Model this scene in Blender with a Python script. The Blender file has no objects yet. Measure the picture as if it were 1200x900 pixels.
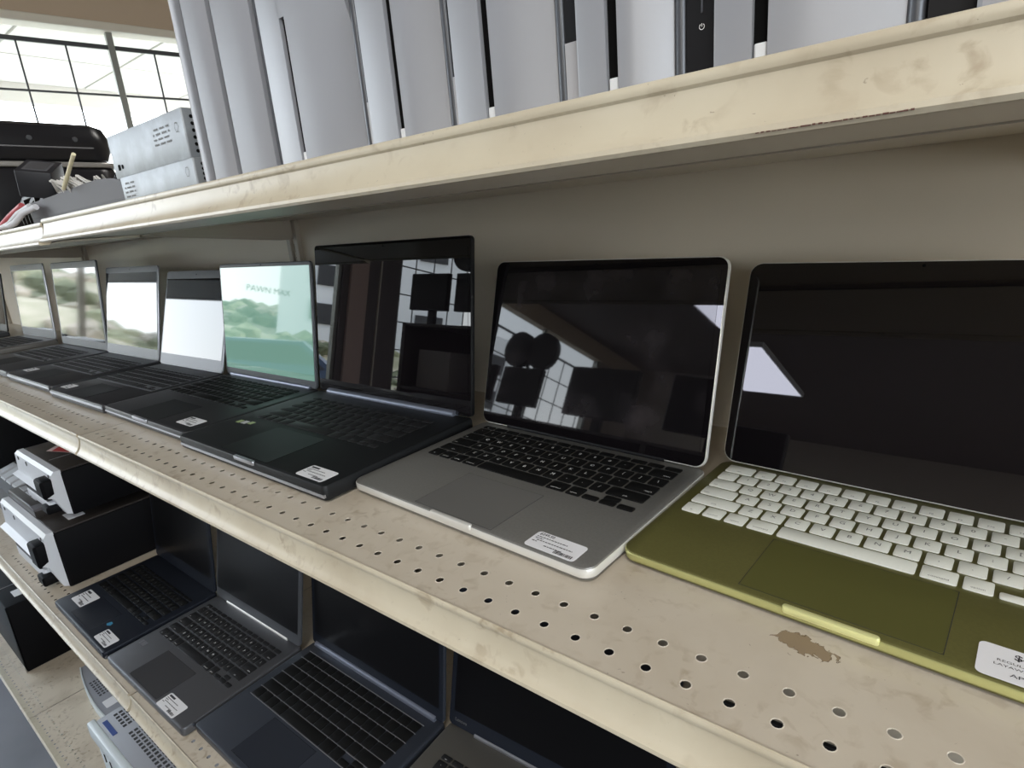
import bpy, bmesh, math, random
from mathutils import Vector, Matrix
R = math.radians
PI = math.pi
random.seed(7)
SC = bpy.context.scene
COL = SC.collection

# ------------------------------------------------------------------ camera
CAM_H = 0.2716
cam_d = bpy.data.cameras.new('camera')
cam = bpy.data.objects.new('camera', cam_d)
COL.objects.link(cam)
right = Vector((0.789237836, 0.608436755, -0.083116500))
down = Vector((0.102035874, -0.263399901, -0.959275337))
fwd = Vector((-0.605551251, 0.748615527, -0.269967544))
m = Matrix.Identity(4)
for i in range(3):
    m[i][0] = right[i]; m[i][1] = -down[i]; m[i][2] = -fwd[i]
m[2][3] = CAM_H
cam.matrix_world = m
cam_d.sensor_fit = 'HORIZONTAL'
cam_d.sensor_width = 36
cam_d.lens = 685.99 / 1200 * 36
cam_d.clip_start = 0.01
cam_d.clip_end = 300
SC.camera = cam

# ------------------------------------------------------------------ sky, exposure
W = bpy.data.worlds.new('sky'); SC.world = W; W.use_nodes = True
wn = W.node_tree; wn.nodes.clear()
wo = wn.nodes.new('ShaderNodeOutputWorld'); wb = wn.nodes.new('ShaderNodeBackground')
tc = wn.nodes.new('ShaderNodeTexCoord'); sx = wn.nodes.new('ShaderNodeSeparateXYZ'); cr = wn.nodes.new('ShaderNodeValToRGB')
wn.links.new(tc.outputs['Generated'], sx.inputs[0]); wn.links.new(sx.outputs['Z'], cr.inputs[0])
cr.color_ramp.elements[0].position = 0.0; cr.color_ramp.elements[0].color = (0.96, 0.98, 1.0, 1)
cr.color_ramp.elements[1].position = 0.6; cr.color_ramp.elements[1].color = (0.66, 0.81, 1.0, 1)
wn.links.new(cr.outputs[0], wb.inputs['Color']); wb.inputs['Strength'].default_value = 7.5
wn.links.new(wb.outputs[0], wo.inputs[0])
SC.view_settings.view_transform = 'Standard'
SC.view_settings.look = 'None'
SC.view_settings.exposure = 0.0
SC.view_settings.gamma = 1.0
SC.view_settings.use_curve_mapping = False
try:
    SC.cycles.use_denoising = True
    SC.cycles.max_bounces = 8
    SC.cycles.diffuse_bounces = 4
    SC.cycles.glossy_bounces = 4
    SC.cycles.transparent_max_bounces = 12
    SC.cycles.sample_clamp_indirect = 6.0
    SC.cycles.caustics_reflective = False
    SC.cycles.caustics_refractive = False
except Exception:
    pass
CEIL = 2.30
FLOOR = -1.30
TUBE_W = 18.0           # emission of the ceiling light panels
SUN = bpy.data.lights.new('sun', 'SUN'); SUN.energy = 8.0; SUN.angle = R(0.6); SUN.color = (1.0, 0.96, 0.9)
suno = bpy.data.objects.new('sun', SUN); COL.objects.link(suno)
suno.rotation_euler = (R(28), R(38), R(0))       # from the shop side of the building, over its roof, onto the hill
suno.location = (-8, 0, 12)

# ------------------------------------------------------------------ materials
MATS = {}
def mat(name, color, rough=0.5, metal=0.0, spec=0.5, emit=None, estr=0.0, noise=None, bump=None, coat=0.0):
    """noise=(scale, colour2, lo, hi[, detail]); bump=(scale, strength)"""
    if name in MATS: return MATS[name]
    M = bpy.data.materials.new(name); M.use_nodes = True; MATS[name] = M
    nt = M.node_tree; p = nt.nodes['Principled BSDF']
    p.inputs['Base Color'].default_value = (*color, 1)
    p.inputs['Roughness'].default_value = rough
    p.inputs['Metallic'].default_value = metal
    p.inputs['Specular IOR Level'].default_value = spec
    if coat: p.inputs['Coat Weight'].default_value = coat
    if emit:
        p.inputs['Emission Color'].default_value = (*emit, 1); p.inputs['Emission Strength'].default_value = estr
    co = nt.nodes.new('ShaderNodeTexCoord')
    if noise:
        n = nt.nodes.new('ShaderNodeTexNoise'); n.inputs['Scale'].default_value = noise[0]
        n.inputs['Detail'].default_value = noise[4] if len(noise) > 4 else 6
        r = nt.nodes.new('ShaderNodeValToRGB')
        r.color_ramp.elements[0].position = noise[2]; r.color_ramp.elements[0].color = (*color, 1)
        r.color_ramp.elements[1].position = noise[3]; r.color_ramp.elements[1].color = (*noise[1], 1)
        nt.links.new(co.outputs['Object'], n.inputs['Vector']); nt.links.new(n.outputs[0], r.inputs[0])
        nt.links.new(r.outputs[0], p.inputs['Base Color'])
    if bump:
        n2 = nt.nodes.new('ShaderNodeTexNoise'); n2.inputs['Scale'].default_value = bump[0]; n2.inputs['Detail'].default_value = 5
        b = nt.nodes.new('ShaderNodeBump'); b.inputs['Strength'].default_value = bump[1]; b.inputs['Distance'].default_value = 0.002
        nt.links.new(co.outputs['Object'], n2.inputs['Vector']); nt.links.new(n2.outputs[0], b.inputs['Height'])
        nt.links.new(b.outputs[0], p.inputs['Normal'])
    return M

CREAM = (0.74, 0.655, 0.50)
def shelf_mat(name, base, chip=None, grime=(0.40, 0.33, 0.24)):
    """painted steel with soft stains, fine scratches and, where asked, a patch of peeled paint"""
    M = bpy.data.materials.new(name); M.use_nodes = True; MATS[name] = M
    nt = M.node_tree; L = nt.links; p = nt.nodes['Principled BSDF']; N = nt.nodes.new
    p.inputs['Roughness'].default_value = 0.34; p.inputs['Specular IOR Level'].default_value = 0.45
    co = N('ShaderNodeTexCoord')
    def noise(sc, det, dist=0.0):
        n = N('ShaderNodeTexNoise'); n.inputs['Scale'].default_value = sc; n.inputs['Detail'].default_value = det
        n.inputs['Distortion'].default_value = dist; L.new(co.outputs['Object'], n.inputs['Vector']); return n
    def ramp(src, a, b, ca=(0,0,0,1), cb=(1,1,1,1)):
        r = N('ShaderNodeValToRGB'); e = r.color_ramp.elements
        e[0].position = a; e[0].color = ca; e[1].position = b; e[1].color = cb; L.new(src, r.inputs[0]); return r
    def mix(fac, a, b, k=1.0):
        x = N('ShaderNodeMix'); x.data_type = 'RGBA'
        if k != 1.0:
            mm = N('ShaderNodeMath'); mm.operation = 'MULTIPLY'; mm.inputs[1].default_value = k; L.new(fac, mm.inputs[0]); fac = mm.outputs[0]
        L.new(fac, x.inputs['Factor'])
        if isinstance(a, tuple): x.inputs['A'].default_value = (*a, 1)
        else: L.new(a, x.inputs['A'])
        x.inputs['B'].default_value = (*b, 1)
        return x.outputs['Result']
    big = ramp(noise(9, 8, 0.4).outputs[0], 0.48, 0.72)
    c = mix(big.outputs[0], base, grime, 0.42)
    sm = ramp(noise(75, 12, 0.6).outputs[0], 0.53, 0.67)
    pat = ramp(noise(14, 4, 0.0).outputs[0], 0.42, 0.62)
    mu = N('ShaderNodeMath'); mu.operation = 'MULTIPLY'; L.new(sm.outputs[0], mu.inputs[0]); L.new(pat.outputs[0], mu.inputs[1])
    c = mix(mu.outputs[0], c, grime, 0.85)
    sc_ = ramp(noise(160, 3, 2.2).outputs[0], 0.72, 0.76)
    c = mix(sc_.outputs[0], c, (0.16, 0.12, 0.09), 0.55)
    if chip:
        cx, cy, rx, ry, ang = chip
        mp = N('ShaderNodeMapping'); mp.vector_type = 'TEXTURE'
        mp.inputs['Location'].default_value = (cx, cy, 0); mp.inputs['Scale'].default_value = (rx, ry, 1); mp.inputs['Rotation'].default_value = (0, 0, ang)
        L.new(co.outputs['Object'], mp.inputs['Vector'])
        sp = N('ShaderNodeSeparateXYZ'); L.new(mp.outputs[0], sp.inputs[0])
        cb = N('ShaderNodeCombineXYZ'); L.new(sp.outputs[0], cb.inputs[0]); L.new(sp.outputs[1], cb.inputs[1])
        ln = N('ShaderNodeVectorMath'); ln.operation = 'LENGTH'; L.new(cb.outputs[0], ln.inputs[0])
        nn = noise(150, 6, 1.2)
        ma = N('ShaderNodeMath'); ma.operation = 'MULTIPLY_ADD'; L.new(nn.outputs[0], ma.inputs[0]); ma.inputs[1].default_value = 1.9; L.new(ln.outputs['Value'], ma.inputs[2])
        r = ramp(ma.outputs[0], 0.0, 1.0); r.color_ramp.interpolation = 'LINEAR'
        s = N('ShaderNodeMath'); s.operation = 'LESS_THAN'; s.inputs[1].default_value = 1.88; L.new(ma.outputs[0], s.inputs[0])
        rim = N('ShaderNodeMath'); rim.operation = 'LESS_THAN'; rim.inputs[1].default_value = 1.94; L.new(ma.outputs[0], rim.inputs[0])
        c = mix(rim.outputs[0], c, (0.12, 0.08, 0.05), 1.0)
        c = mix(s.outputs[0], c, (0.27, 0.20, 0.13), 1.0)
    L.new(c, p.inputs['Base Color'])
    b = N('ShaderNodeBump'); b.inputs['Strength'].default_value = 0.12; b.inputs['Distance'].default_value = 0.001
    L.new(noise(40, 4).outputs[0], b.inputs['Height']); L.new(b.outputs[0], p.inputs['Normal'])
    return M

M_PANEL = shelf_mat('shelf_paint', (0.575, 0.51, 0.415))
M_PANEL_CHIP = shelf_mat('shelf_paint_peeled', (0.575, 0.51, 0.415), chip=(-0.0615, 0.3445, 0.0175, 0.0080, R(-8)))
M_RAIL = shelf_mat('rail_paint', (0.57, 0.51, 0.39), grime=(0.36, 0.29, 0.20))
M_RIMP = mat('hole_rim_paint', (0.64, 0.58, 0.49), 0.4)
M_DECK = shelf_mat('deck_paint', (0.60, 0.52, 0.41), grime=(0.28, 0.22, 0.15))
M_BACK = mat('back_panel_paint', (0.70, 0.63, 0.52), 0.36, noise=(3, (0.63, 0.565, 0.465), 0.4, 0.7), bump=(5, 0.15))
M_UPR = mat('upright_paint', (0.40, 0.36, 0.30), 0.35)
M_BLACK = mat('black_plastic', (0.007, 0.007, 0.008), 0.42, spec=0.3)
M_DARK = mat('dark_plastic', (0.03, 0.03, 0.033), 0.5)
M_HOLE = mat('dark_void', (0.004, 0.004, 0.004), 0.9, spec=0.1)
M_PAPER = mat('sticker_paper', (0.80, 0.80, 0.82), 0.45)
M_INK = mat('sticker_ink', (0.03, 0.03, 0.035), 0.6)
M_GREYINK = mat('grey_ink', (0.16, 0.16, 0.155), 0.6)
M_WHITEINK = mat('white_legend', (0.9, 0.9, 0.9), 0.5)
M_SILVERALU = mat('silver_aluminium', (0.225, 0.22, 0.205), 0.38, 0.45, noise=(400, (0.21, 0.205, 0.192), 0.4, 0.6, 2))
M_SILVERPAD = mat('silver_trackpad', (0.21, 0.205, 0.195), 0.34, 0.4)
M_ALURIM = mat('bright_aluminium', (0.78, 0.77, 0.73), 0.28, 0.35)
M_OLIVE = mat('olive_aluminium', (0.145, 0.138, 0.045), 0.36, 0.4, noise=(500, (0.135, 0.128, 0.042), 0.4, 0.6, 2))
M_OLIVEPAD = mat('olive_trackpad', (0.145, 0.143, 0.043), 0.34, 0.4)
M_OLIVELIT = mat('lit_olive_edge', (0.62, 0.62, 0.27), 0.25, 0.6)  # paler than the body: light on the front edge put into the colour
M_OLIVELIP = mat('lime_notch', (0.88, 0.88, 0.42), 0.3, 0.4)
M_KEYWHITE = mat('white_key', (0.76, 0.77, 0.70), 0.5)
M_KEYBLACK = mat('black_key', (0.006, 0.006, 0.006), 0.5, spec=0.2)
M_KEYCHAR = mat('charcoal_key', (0.013, 0.013, 0.014), 0.5, spec=0.3)
M_GLASS = mat('screen_glass', (0.006, 0.005, 0.006), 0.015, 0.0, spec=0.75)
M_GLASSSM = mat('smudged_screen_glass', (0.008, 0.007, 0.008), 0.025, spec=0.6, noise=(14, (0.035, 0.03, 0.033), 0.52, 0.75, 8))
M_GLASSSAT = mat('satin_screen', (0.012, 0.012, 0.014), 0.045, spec=0.7)
M_MATTE = mat('matte_screen', (0.006, 0.006, 0.007), 0.30, spec=0.25)
M_MINT = mat('lit_mint_screen', (0.02, 0.03, 0.03), 0.03, spec=0.8, emit=(0.33, 0.66, 0.52), estr=0.42)

# ------------------------------------------------------------------ mesh helpers
def mesh(name, vs, fs, smooth=None):
    me = bpy.data.meshes.new(name); me.from_pydata([tuple(v) for v in vs], [], fs); me.update()
    if smooth is not None:
        me.polygons.foreach_set('use_smooth', [True] * len(me.polygons)); me.set_sharp_from_angle(angle=R(smooth))
    return me
def put(name, me, material, parent=None, loc=(0, 0, 0), rot=(0, 0, 0)):
    o = bpy.data.objects.new(name, me); COL.objects.link(o)
    if material is not None and len(me.materials) == 0: me.materials.append(material)
    o.location = loc; o.rotation_euler = rot
    if parent is not None: o.parent = parent
    return o
class MB:
    """collects simple shapes into one mesh"""
    def __init__(s): s.v = []; s.f = []
    def add(s, vs, fs, T=None):
        k = len(s.v)
        s.v += [tuple(T @ Vector(v)) if T is not None else tuple(v) for v in vs]
        s.f += [tuple(i + k for i in f) for f in fs]; return s
    def box(s, a, b, bev=0.0, T=None):
        x0, y0, z0 = a; x1, y1, z1 = b
        if bev <= 0:
            vs = [(x0,y0,z0),(x1,y0,z0),(x1,y1,z0),(x0,y1,z0),(x0,y0,z1),(x1,y0,z1),(x1,y1,z1),(x0,y1,z1)]
            fs = [(3,2,1,0),(4,5,6,7),(0,1,5,4),(1,2,6,5),(2,3,7,6),(3,0,4,7)]
        else:
            vs, fs = slab(x1-x0, y1-y0, z1-z0, bev, bev, 1); vs = [(v[0]+x0, v[1]+y0, v[2]+z0) for v in vs]
        return s.add(vs, fs, T)
    def cyl(s, a, b, r, n=12, r2=None):
        a = Vector(a); b = Vector(b); d = (b - a).normalized(); r2 = r if r2 is None else r2
        u = d.orthogonal().normalized(); w = d.cross(u); vs = []
        for c, rr in ((a, r), (b, r2)):
            for i in range(n):
                t = 2 * PI * i / n; vs.append(c + (u * math.cos(t) + w * math.sin(t)) * rr)
        fs = [tuple(reversed(range(n))), tuple(range(n, 2*n))] + [(i, (i+1) % n, n + (i+1) % n, n + i) for i in range(n)]
        return s.add(vs, fs)
    def tube(s, pts, r, n=6):
        pts = [Vector(p) for p in pts]; k0 = len(s.v)
        for j, p in enumerate(pts):
            d = (pts[min(j+1, len(pts)-1)] - pts[max(j-1, 0)]).normalized()
            u = d.cross(Vector((0, 0.3, 1))).normalized(); w = d.cross(u)
            for i in range(n):
                t = 2*PI*i/n; s.v.append(tuple(p + (u*math.cos(t) + w*math.sin(t))*r))
        for j in range(len(pts)-1):
            for i in range(n):
                s.f.append((k0+j*n+i, k0+j*n+(i+1) % n, k0+(j+1)*n+(i+1) % n, k0+(j+1)*n+i))
        s.f.append(tuple(k0+i for i in reversed(range(n)))); s.f.append(tuple(k0+(len(pts)-1)*n+i for i in range(n)))
        return s
    def extx(s, prof, x0, x1, closed=True):
        """profile of (y, z) drawn out along x"""
        n = len(prof); vs = [(x0, y, z) for y, z in prof] + [(x1, y, z) for y, z in prof]
        fs = [(i, (i+1) % n, n + (i+1) % n, n + i) for i in range(n if closed else n-1)]
        if closed: fs += [tuple(reversed(range(n))), tuple(range(n, 2*n))]
        return s.add(vs, fs)
    def extz(s, prof, z0, z1):
        n = len(prof); vs = [(x, y, z0) for x, y in prof] + [(x, y, z1) for x, y in prof]
        fs = [(i, (i+1) % n, n + (i+1) % n, n + i) for i in range(n)] + [tuple(reversed(range(n))), tuple(range(n, 2*n))]
        return s.add(vs, fs)
    def quad(s, a, b, z): return s.add([(a[0],a[1],z),(b[0],a[1],z),(b[0],b[1],z),(a[0],b[1],z)], [(0,1,2,3)])
    def build(s, name, material, parent=None, loc=(0,0,0), rot=(0,0,0), smooth=None, fix=True):
        me = mesh(name, s.v, s.f)
        if fix:
            bm = bmesh.new(); bm.from_mesh(me); bmesh.ops.recalc_face_normals(bm, faces=bm.faces); bm.to_mesh(me); bm.free()
        if smooth is not None:
            me.polygons.foreach_set('use_smooth', [True]*len(me.polygons)); me.set_sharp_from_angle(angle=R(smooth))
        return put(name, me, material, parent, loc, rot)
def rrect(w, d, r, n=5, inset=0.0):
    r = min(r, w/2 - 1e-5, d/2 - 1e-5); pts = []; rr = max(r - inset, 1e-5)
    for cx, cy, a0 in ((w-r, r, -90), (w-r, d-r, 0), (r, d-r, 90), (r, r, 180)):
        for i in range(n+1):
            a = R(a0 + 90*i/n); pts.append((cx + rr*math.cos(a), cy + rr*math.sin(a)))
    return pts
def slab(w, d, h, r, bev, n=5):
    """rounded-rectangle slab with softened rims, corner at the origin"""
    vs = []; rings = [(0, bev), (bev*0.3, bev*0.3), (bev, 0), (h-bev, 0), (h-bev*0.3, bev*0.3), (h, bev)] if bev > 0 else [(0, 0), (h, 0)]
    for z, ins in rings: vs += [(x, y, z) for x, y in rrect(w, d, r, n, ins)]
    k = 4*(n+1); fs = [tuple(reversed(range(k)))]
    for j in range(len(rings)-1):
        fs += [(j*k+i, j*k+(i+1) % k, (j+1)*k+(i+1) % k, (j+1)*k+i) for i in range(k)]
    fs.append(tuple(range((len(rings)-1)*k, len(rings)*k)))
    return vs, fs
def slab_obj(name, w, d, h, r, bev, material, parent, loc, rot=(0,0,0), n=5):
    vs, fs = slab(w, d, h, r, bev, n); return put(name, mesh(name, vs, fs, 35), material, parent, loc, rot)
def empty(name, loc, rz=0.0, rot=None):
    o = bpy.data.objects.new(name, None); COL.objects.link(o); o.location = loc
    o.rotation_euler = rot if rot else (0, 0, rz); o.empty_display_size = 0.05; return o
def tag(o, label, cat, group=None, kind=None):
    o['label'] = label; o['category'] = cat
    if group: o['group'] = group
    if kind: o['kind'] = kind
    return o
def struct(o): o['kind'] = 'structure'; return o
def stuff(o): o['kind'] = 'stuff'; return o
# --- lettering: every word is turned into a flat mesh once
_TXT = {}
def text_geo(s):
    if s in _TXT: return _TXT[s]
    cu = bpy.data.curves.new('lettering_source', 'FONT'); cu.body = s; cu.size = 1; cu.offset = 0.02 if s[0] == '$' else 0.0; cu.resolution_u = 2; cu.align_x = 'CENTER'; cu.align_y = 'CENTER'
    o = bpy.data.objects.new('lettering_source', cu); COL.objects.link(o)
    bpy.context.view_layer.update()
    dg = bpy.context.evaluated_depsgraph_get(); me = bpy.data.meshes.new_from_object(o.evaluated_get(dg))
    _TXT[s] = ([tuple(v.co) for v in me.vertices], [tuple(p.vertices) for p in me.polygons])
    bpy.data.objects.remove(o); bpy.data.meshes.remove(me); bpy.data.curves.remove(cu); return _TXT[s]
def add_text(mb, s, x, y, z, size, sx=1.0, T=None):
    vs, fs = text_geo(s); mb.add([(x + v[0]*size*sx, y + v[1]*size, z) for v in vs], fs, T)

# ------------------------------------------------------------------ the gondola shelving
XJ = [-4.757, -3.537, -2.317, -1.0965, 0.1235, 1.3435]
YB = 0.70
def rail_profile(y, z, h=0.031, b=0.008):
    return [(y+0.0014, z-0.0010), (y+0.0012, z+0.0002), (y+0.0004, z+0.0009), (y-0.0006, z+0.0004), (y-0.0013, z-0.0010), (y-0.0015, z-0.0028), (y-0.0010, z-0.0046), (y+0.0004, z-0.0060),
            (y+0.0002, z-0.010), (y-0.0012, z-0.016), (y-b*0.40, z-0.021), (y-b*0.75, z-h+0.0055), (y-b-0.001, z-h+0.0035),
            (y-b-0.0015, z-h+0.001), (y-b, z-h-0.001), (y-b+0.004, z-h-0.001), (y+0.004, z-h-0.0005), (y+0.008, z-h+0.004), (y+0.009, z-0.006), (y+0.009, z-0.004), (y+0.0014, z-0.004)]
def perforated(mb, x0, x1, y0, y1, z, rows, xa, pitch=0.0254, r=0.0032, th=0.0004):
    """steel sheet with real round holes: rows is a list of y, holes stand at xa + k*pitch"""
    hp = pitch/2; n = 12
    ks = [k for k in range(-400, 400) if x0 + hp + 0.004 <= xa + k*pitch <= x1 - hp - 0.004]
    xs, xe = xa + ks[0]*pitch - hp, xa + ks[-1]*pitch + hp
    ys, ye = rows[0] - hp, rows[-1] + hp
    for a, b in (((x0, y0), (x1, ys)), ((x0, ye), (x1, y1)), ((x0, ys), (xs, ye)), ((xe, ys), (x1, ye))):
        mb.box((a[0], a[1], z-th), (b[0], b[1], z))
    for yr in rows:
        for k in ks:
            cx = xa + k*pitch
            sq = []; ci = []
            for i in range(n):
                t = 2*PI*i/n + PI/n*0; c, s = math.cos(t), math.sin(t); q = hp / max(abs(c), abs(s))
                sq.append((cx + c*q, yr + s*q)); ci.append((cx + c*r, yr + s*r))
            # square ring: corners are not on the 12 rays, so add them
            out = []
            order = []
            for i in range(n):
                out.append(sq[i])
            vs = [(x, y, z) for x, y in out] + [(x, y, z) for x, y in ci] + [(x, y, z-th) for x, y in ci]
            cor = [(cx+hp, yr+hp, z), (cx-hp, yr+hp, z), (cx-hp, yr-hp, z), (cx+hp, yr-hp, z)]
            vs += cor
            fs = []
            for i in range(n):
                j = (i+1) % n
                f = [i, j, n+j, n+i]
                if i in (1, 4, 7, 10): f = [i, 3*n + (1, 4, 7, 10).index(i), j, n+j, n+i]
                fs.append(tuple(f)); fs.append((n+i, n+j, 2*n+j, 2*n+i))
            mb.add(vs, fs)
def sag(o): return o
POS = ['beside the shop window', 'second from the shop window', 'left of the rail joint', 'right of the rail joint', 'beyond the olive laptop']
def shelf_run(what, z, yf, rows, deck=False, dz_left=0.0, under=None):
    for i in range(len(XJ)-1):
        x0, x1 = XJ[i] + 0.0015, XJ[i+1] - 0.0015
        zz = z + (dz_left if i < 3 else 0)
        root = empty('metal_shelf', ((x0+x1)/2, YB, zz))
        cx = (x0+x1)/2
        mb = MB()
        perforated(mb, x0-cx, x1-cx, yf+0.0012-YB, -0.002, -0.0006, [r-YB for r in rows], -0.085 - cx)
        if what == 'middle' and i == 3:
            me_mat = M_PANEL_CHIP
        else: me_mat = M_DECK if deck else M_PANEL
        if what == 'middle' and i == 3:
            hr = MB()
            for yr in rows:
                for k in range(-100, 60):
                    hx = -0.085 + k*0.0254
                    if not max(x0+0.02, -0.62) < hx < x1-0.02: continue
                    n_ = 12; rr = ((0.0032, -0.00050), (0.0036, -0.00032), (0.0039, -0.00058))
                    vs_ = [(hx-cx+r_*math.cos(2*PI*q/n_), yr-YB+r_*math.sin(2*PI*q/n_), zz_) for r_, zz_ in rr for q in range(n_)]
                    hr.add(vs_, [(a_*n_+q, a_*n_+(q+1) % n_, (a_+1)*n_+(q+1) % n_, (a_+1)*n_+q) for a_ in range(2) for q in range(n_)])
            stuff(hr.build('hole_rims', M_RIMP, root, smooth=60))
        p = mb.build('shelf_panel', me_mat, root, fix=False)
        if me_mat is M_PANEL_CHIP: p.location = (-cx, -YB, 0); [setattr(v, 'co', v.co + Vector((cx, YB, 0))) for v in p.data.vertices]
        if deck:
            fr = MB().extx([(yf-YB, 0.001), (yf-YB-0.004, -0.003), (yf-YB-0.004, -0.012), (yf-YB, -0.016), (yf-YB+0.013, -0.016), (yf-YB+0.013, 0.0)], x0-cx, x1-cx).build('front_edge', M_RAIL, root)
            MB().box((x0-cx, yf-YB+0.05, FLOOR-zz), (x1-cx, yf-YB+0.06, -0.004)).build('kick_plate', M_DECK, root)
        else:
            MB().extx([(a-YB, b) for a, b in rail_profile(yf, 0)], x0-cx+0.001, x1-cx-0.005).build('price_rail', M_RAIL, root, smooth=28)
            u = MB()
            if under:
                y1_, zh, zp = under
                u.extx([(yf+0.004-YB, zh), (y1_-YB, zh), (y1_-YB, zh+0.003), (yf+0.02-YB, zh+0.003)], x0-cx, x1-cx)
                u.extx([(y1_-YB, zp), (-0.002, zp), (-0.002, zp+0.0015), (y1_-YB, zp+0.0015)], x0-cx, x1-cx)
                u.extx([(y1_-YB-0.002, zh), (y1_-YB, zh), (y1_-YB, -0.003), (y1_-YB-0.002, -0.003)], x0-cx, x1-cx)
                u.build('underside_flange', M_BACK, root)
                MB().box((x0-cx, y1_-YB-0.0015, zh-0.0012), (x1-cx, y1_-YB, zh)).build('dark_step_line', M_UPR, root)  # darker strip gives the step the dark line its shading lacks
            for e in (x0-cx+0.004, x1-cx-0.0055):
                MB().extx([(yf+0.03-YB, -0.004), (-0.002, -0.004), (-0.002, -0.055), (-0.03, -0.055), (yf+0.06-YB, -0.022), (yf+0.03-YB, -0.022)], e, e+0.0015).build('bracket', M_UPR, root)
        words = {'top': 'cream painted metal top shelf', 'middle': 'cream perforated metal middle shelf with laptops' if i < 4 else 'cream perforated metal middle shelf, empty',
                 'lower': 'cream perforated metal lower shelf', 'deck': 'scuffed perforated bottom deck of the shelving'}[what]
        tag(root, words + ', section ' + POS[i], 'shelf', what + ' shelf sections')
shelf_run('top', 0.3284, 0.2875, [0.33, 0.3554], under=(0.417, -0.0297, -0.0224), dz_left=-0.004)
shelf_run('middle', 0.0, 0.2546, [0.2745, 0.2999])
shelf_run('lower', -0.475, 0.217, [0.2369, 0.2623])
shelf_run('deck', -1.18, 0.186, [0.2033, 0.2287], deck=True)
for i in range(len(XJ)-1):
    x0, x1 = XJ[i], XJ[i+1]
    b = tag(empty('back_panel', ((x0+x1)/2, YB, FLOOR)), 'beige metal back panel of the shelving, section ' + POS[i], 'panel', 'shelving back panels')
    w = (x1-x0)/2
    for z0, z1 in ((-1.30, -0.90), (-0.90, -0.48), (-0.48, -0.05), (-0.05, 0.345)):
        MB().box((-w+0.002, 0.0, z0-FLOOR+0.0015), (w-0.002, 0.012, z1-FLOOR-0.0015)).build('sheet', M_BACK, b)
for i, x in enumerate(XJ):
    u = tag(empty('slotted_upright', (x, YB, FLOOR)), ('slotted steel upright behind the joint ' + ['at the window end', 'one bay from the window end', 'two bays from the window end', 'left of the big black laptop', 'behind the olive laptop screen', 'at the far right end'][i]), 'upright', 'slotted uprights')
    for s in (-1, 1):
        MB().box((s*0.013-0.0065, -0.010, 0), (s*0.013+0.0065, 0.002, 1.65), 0.001).build('post', M_UPR, u)
    MB().box((-0.0065, -0.004, 0), (0.0065, 0.002, 1.65)).build('slotted_web', M_BACK, u)
    sl = MB()
    for k in range(64):
        sl.box((-0.0022, -0.0046, 0.02+k*0.0254), (0.0022, -0.0038, 0.036+k*0.0254))
    stuff(sl.build('slot_row', M_HOLE, u))
MB_end = MB().box((XJ[0]-0.02, 0.19, FLOOR), (XJ[0]-0.002, YB-0.012, 0.345))
tag(MB_end.build('shelf_end_panel', M_BACK), 'beige steel end panel closing the shelving near the shop window', 'panel')

sm_ = MB()
for k in range(26):
    xx = -0.080 + k*0.0022; hh = random.uniform(0.0002, 0.0007); sm_.box((xx, 0.27755, 0.2979), (xx+random.uniform(0.0010, 0.0024), 0.2781, 0.2979+hh))
top3 = [o for o in bpy.data.objects if o.name.startswith('metal_shelf') and 'top shelf, section right of' in o['label']][0]
so = sm_.build('scrape_mark', mat('rusty_scrape', (0.10, 0.035, 0.025), 0.7)); so.parent = top3; so.matrix_parent_inverse = Matrix.Translation(top3.location).inverted()
# ------------------------------------------------------------------ laptops
U = 0.019
FULL = [('fn', 1), ('control', 1), ('option', 1), ('command', 1.25), ('', 5), ('command', 1.25), ('option', 1)]
ROWS = [None,
        [('shift', 2.25)] + [(c, 1) for c in 'ZXCVBNM,./'] + [('shift', 2.25)],
        [('caps', 1.75)] + [(c, 1) for c in "ASDFGHJKL;'"] + [('return', 1.75)],
        [('tab', 1.5)] + [(c, 1) for c in 'QWERTYUIOP[]\\'],
        [(c, 1) for c in '`1234567890-='] + [('delete', 1.5)]]
_KEY = {}
def key_mesh(w, d, h, r=0.0016):
    k = (round(w, 5), round(d, 5), h)
    if k not in _KEY:
        vs = []; n = 2
        for z, ins in ((0, 0), (h*0.8, 0.0001), (h, 0.0006)): vs += [(x-w/2, y-d/2, z) for x, y in rrect(w, d, r, n, ins)]
        kk = 4*(n+1); fs = [(j*kk+i, j*kk+(i+1) % kk, (j+1)*kk+(i+1) % kk, (j+1)*kk+i) for j in range(2) for i in range(kk)] + [tuple(range(2*kk, 3*kk))]
        _KEY[k] = (vs, fs)
    return k, _KEY[k]
_KM = {}
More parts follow.
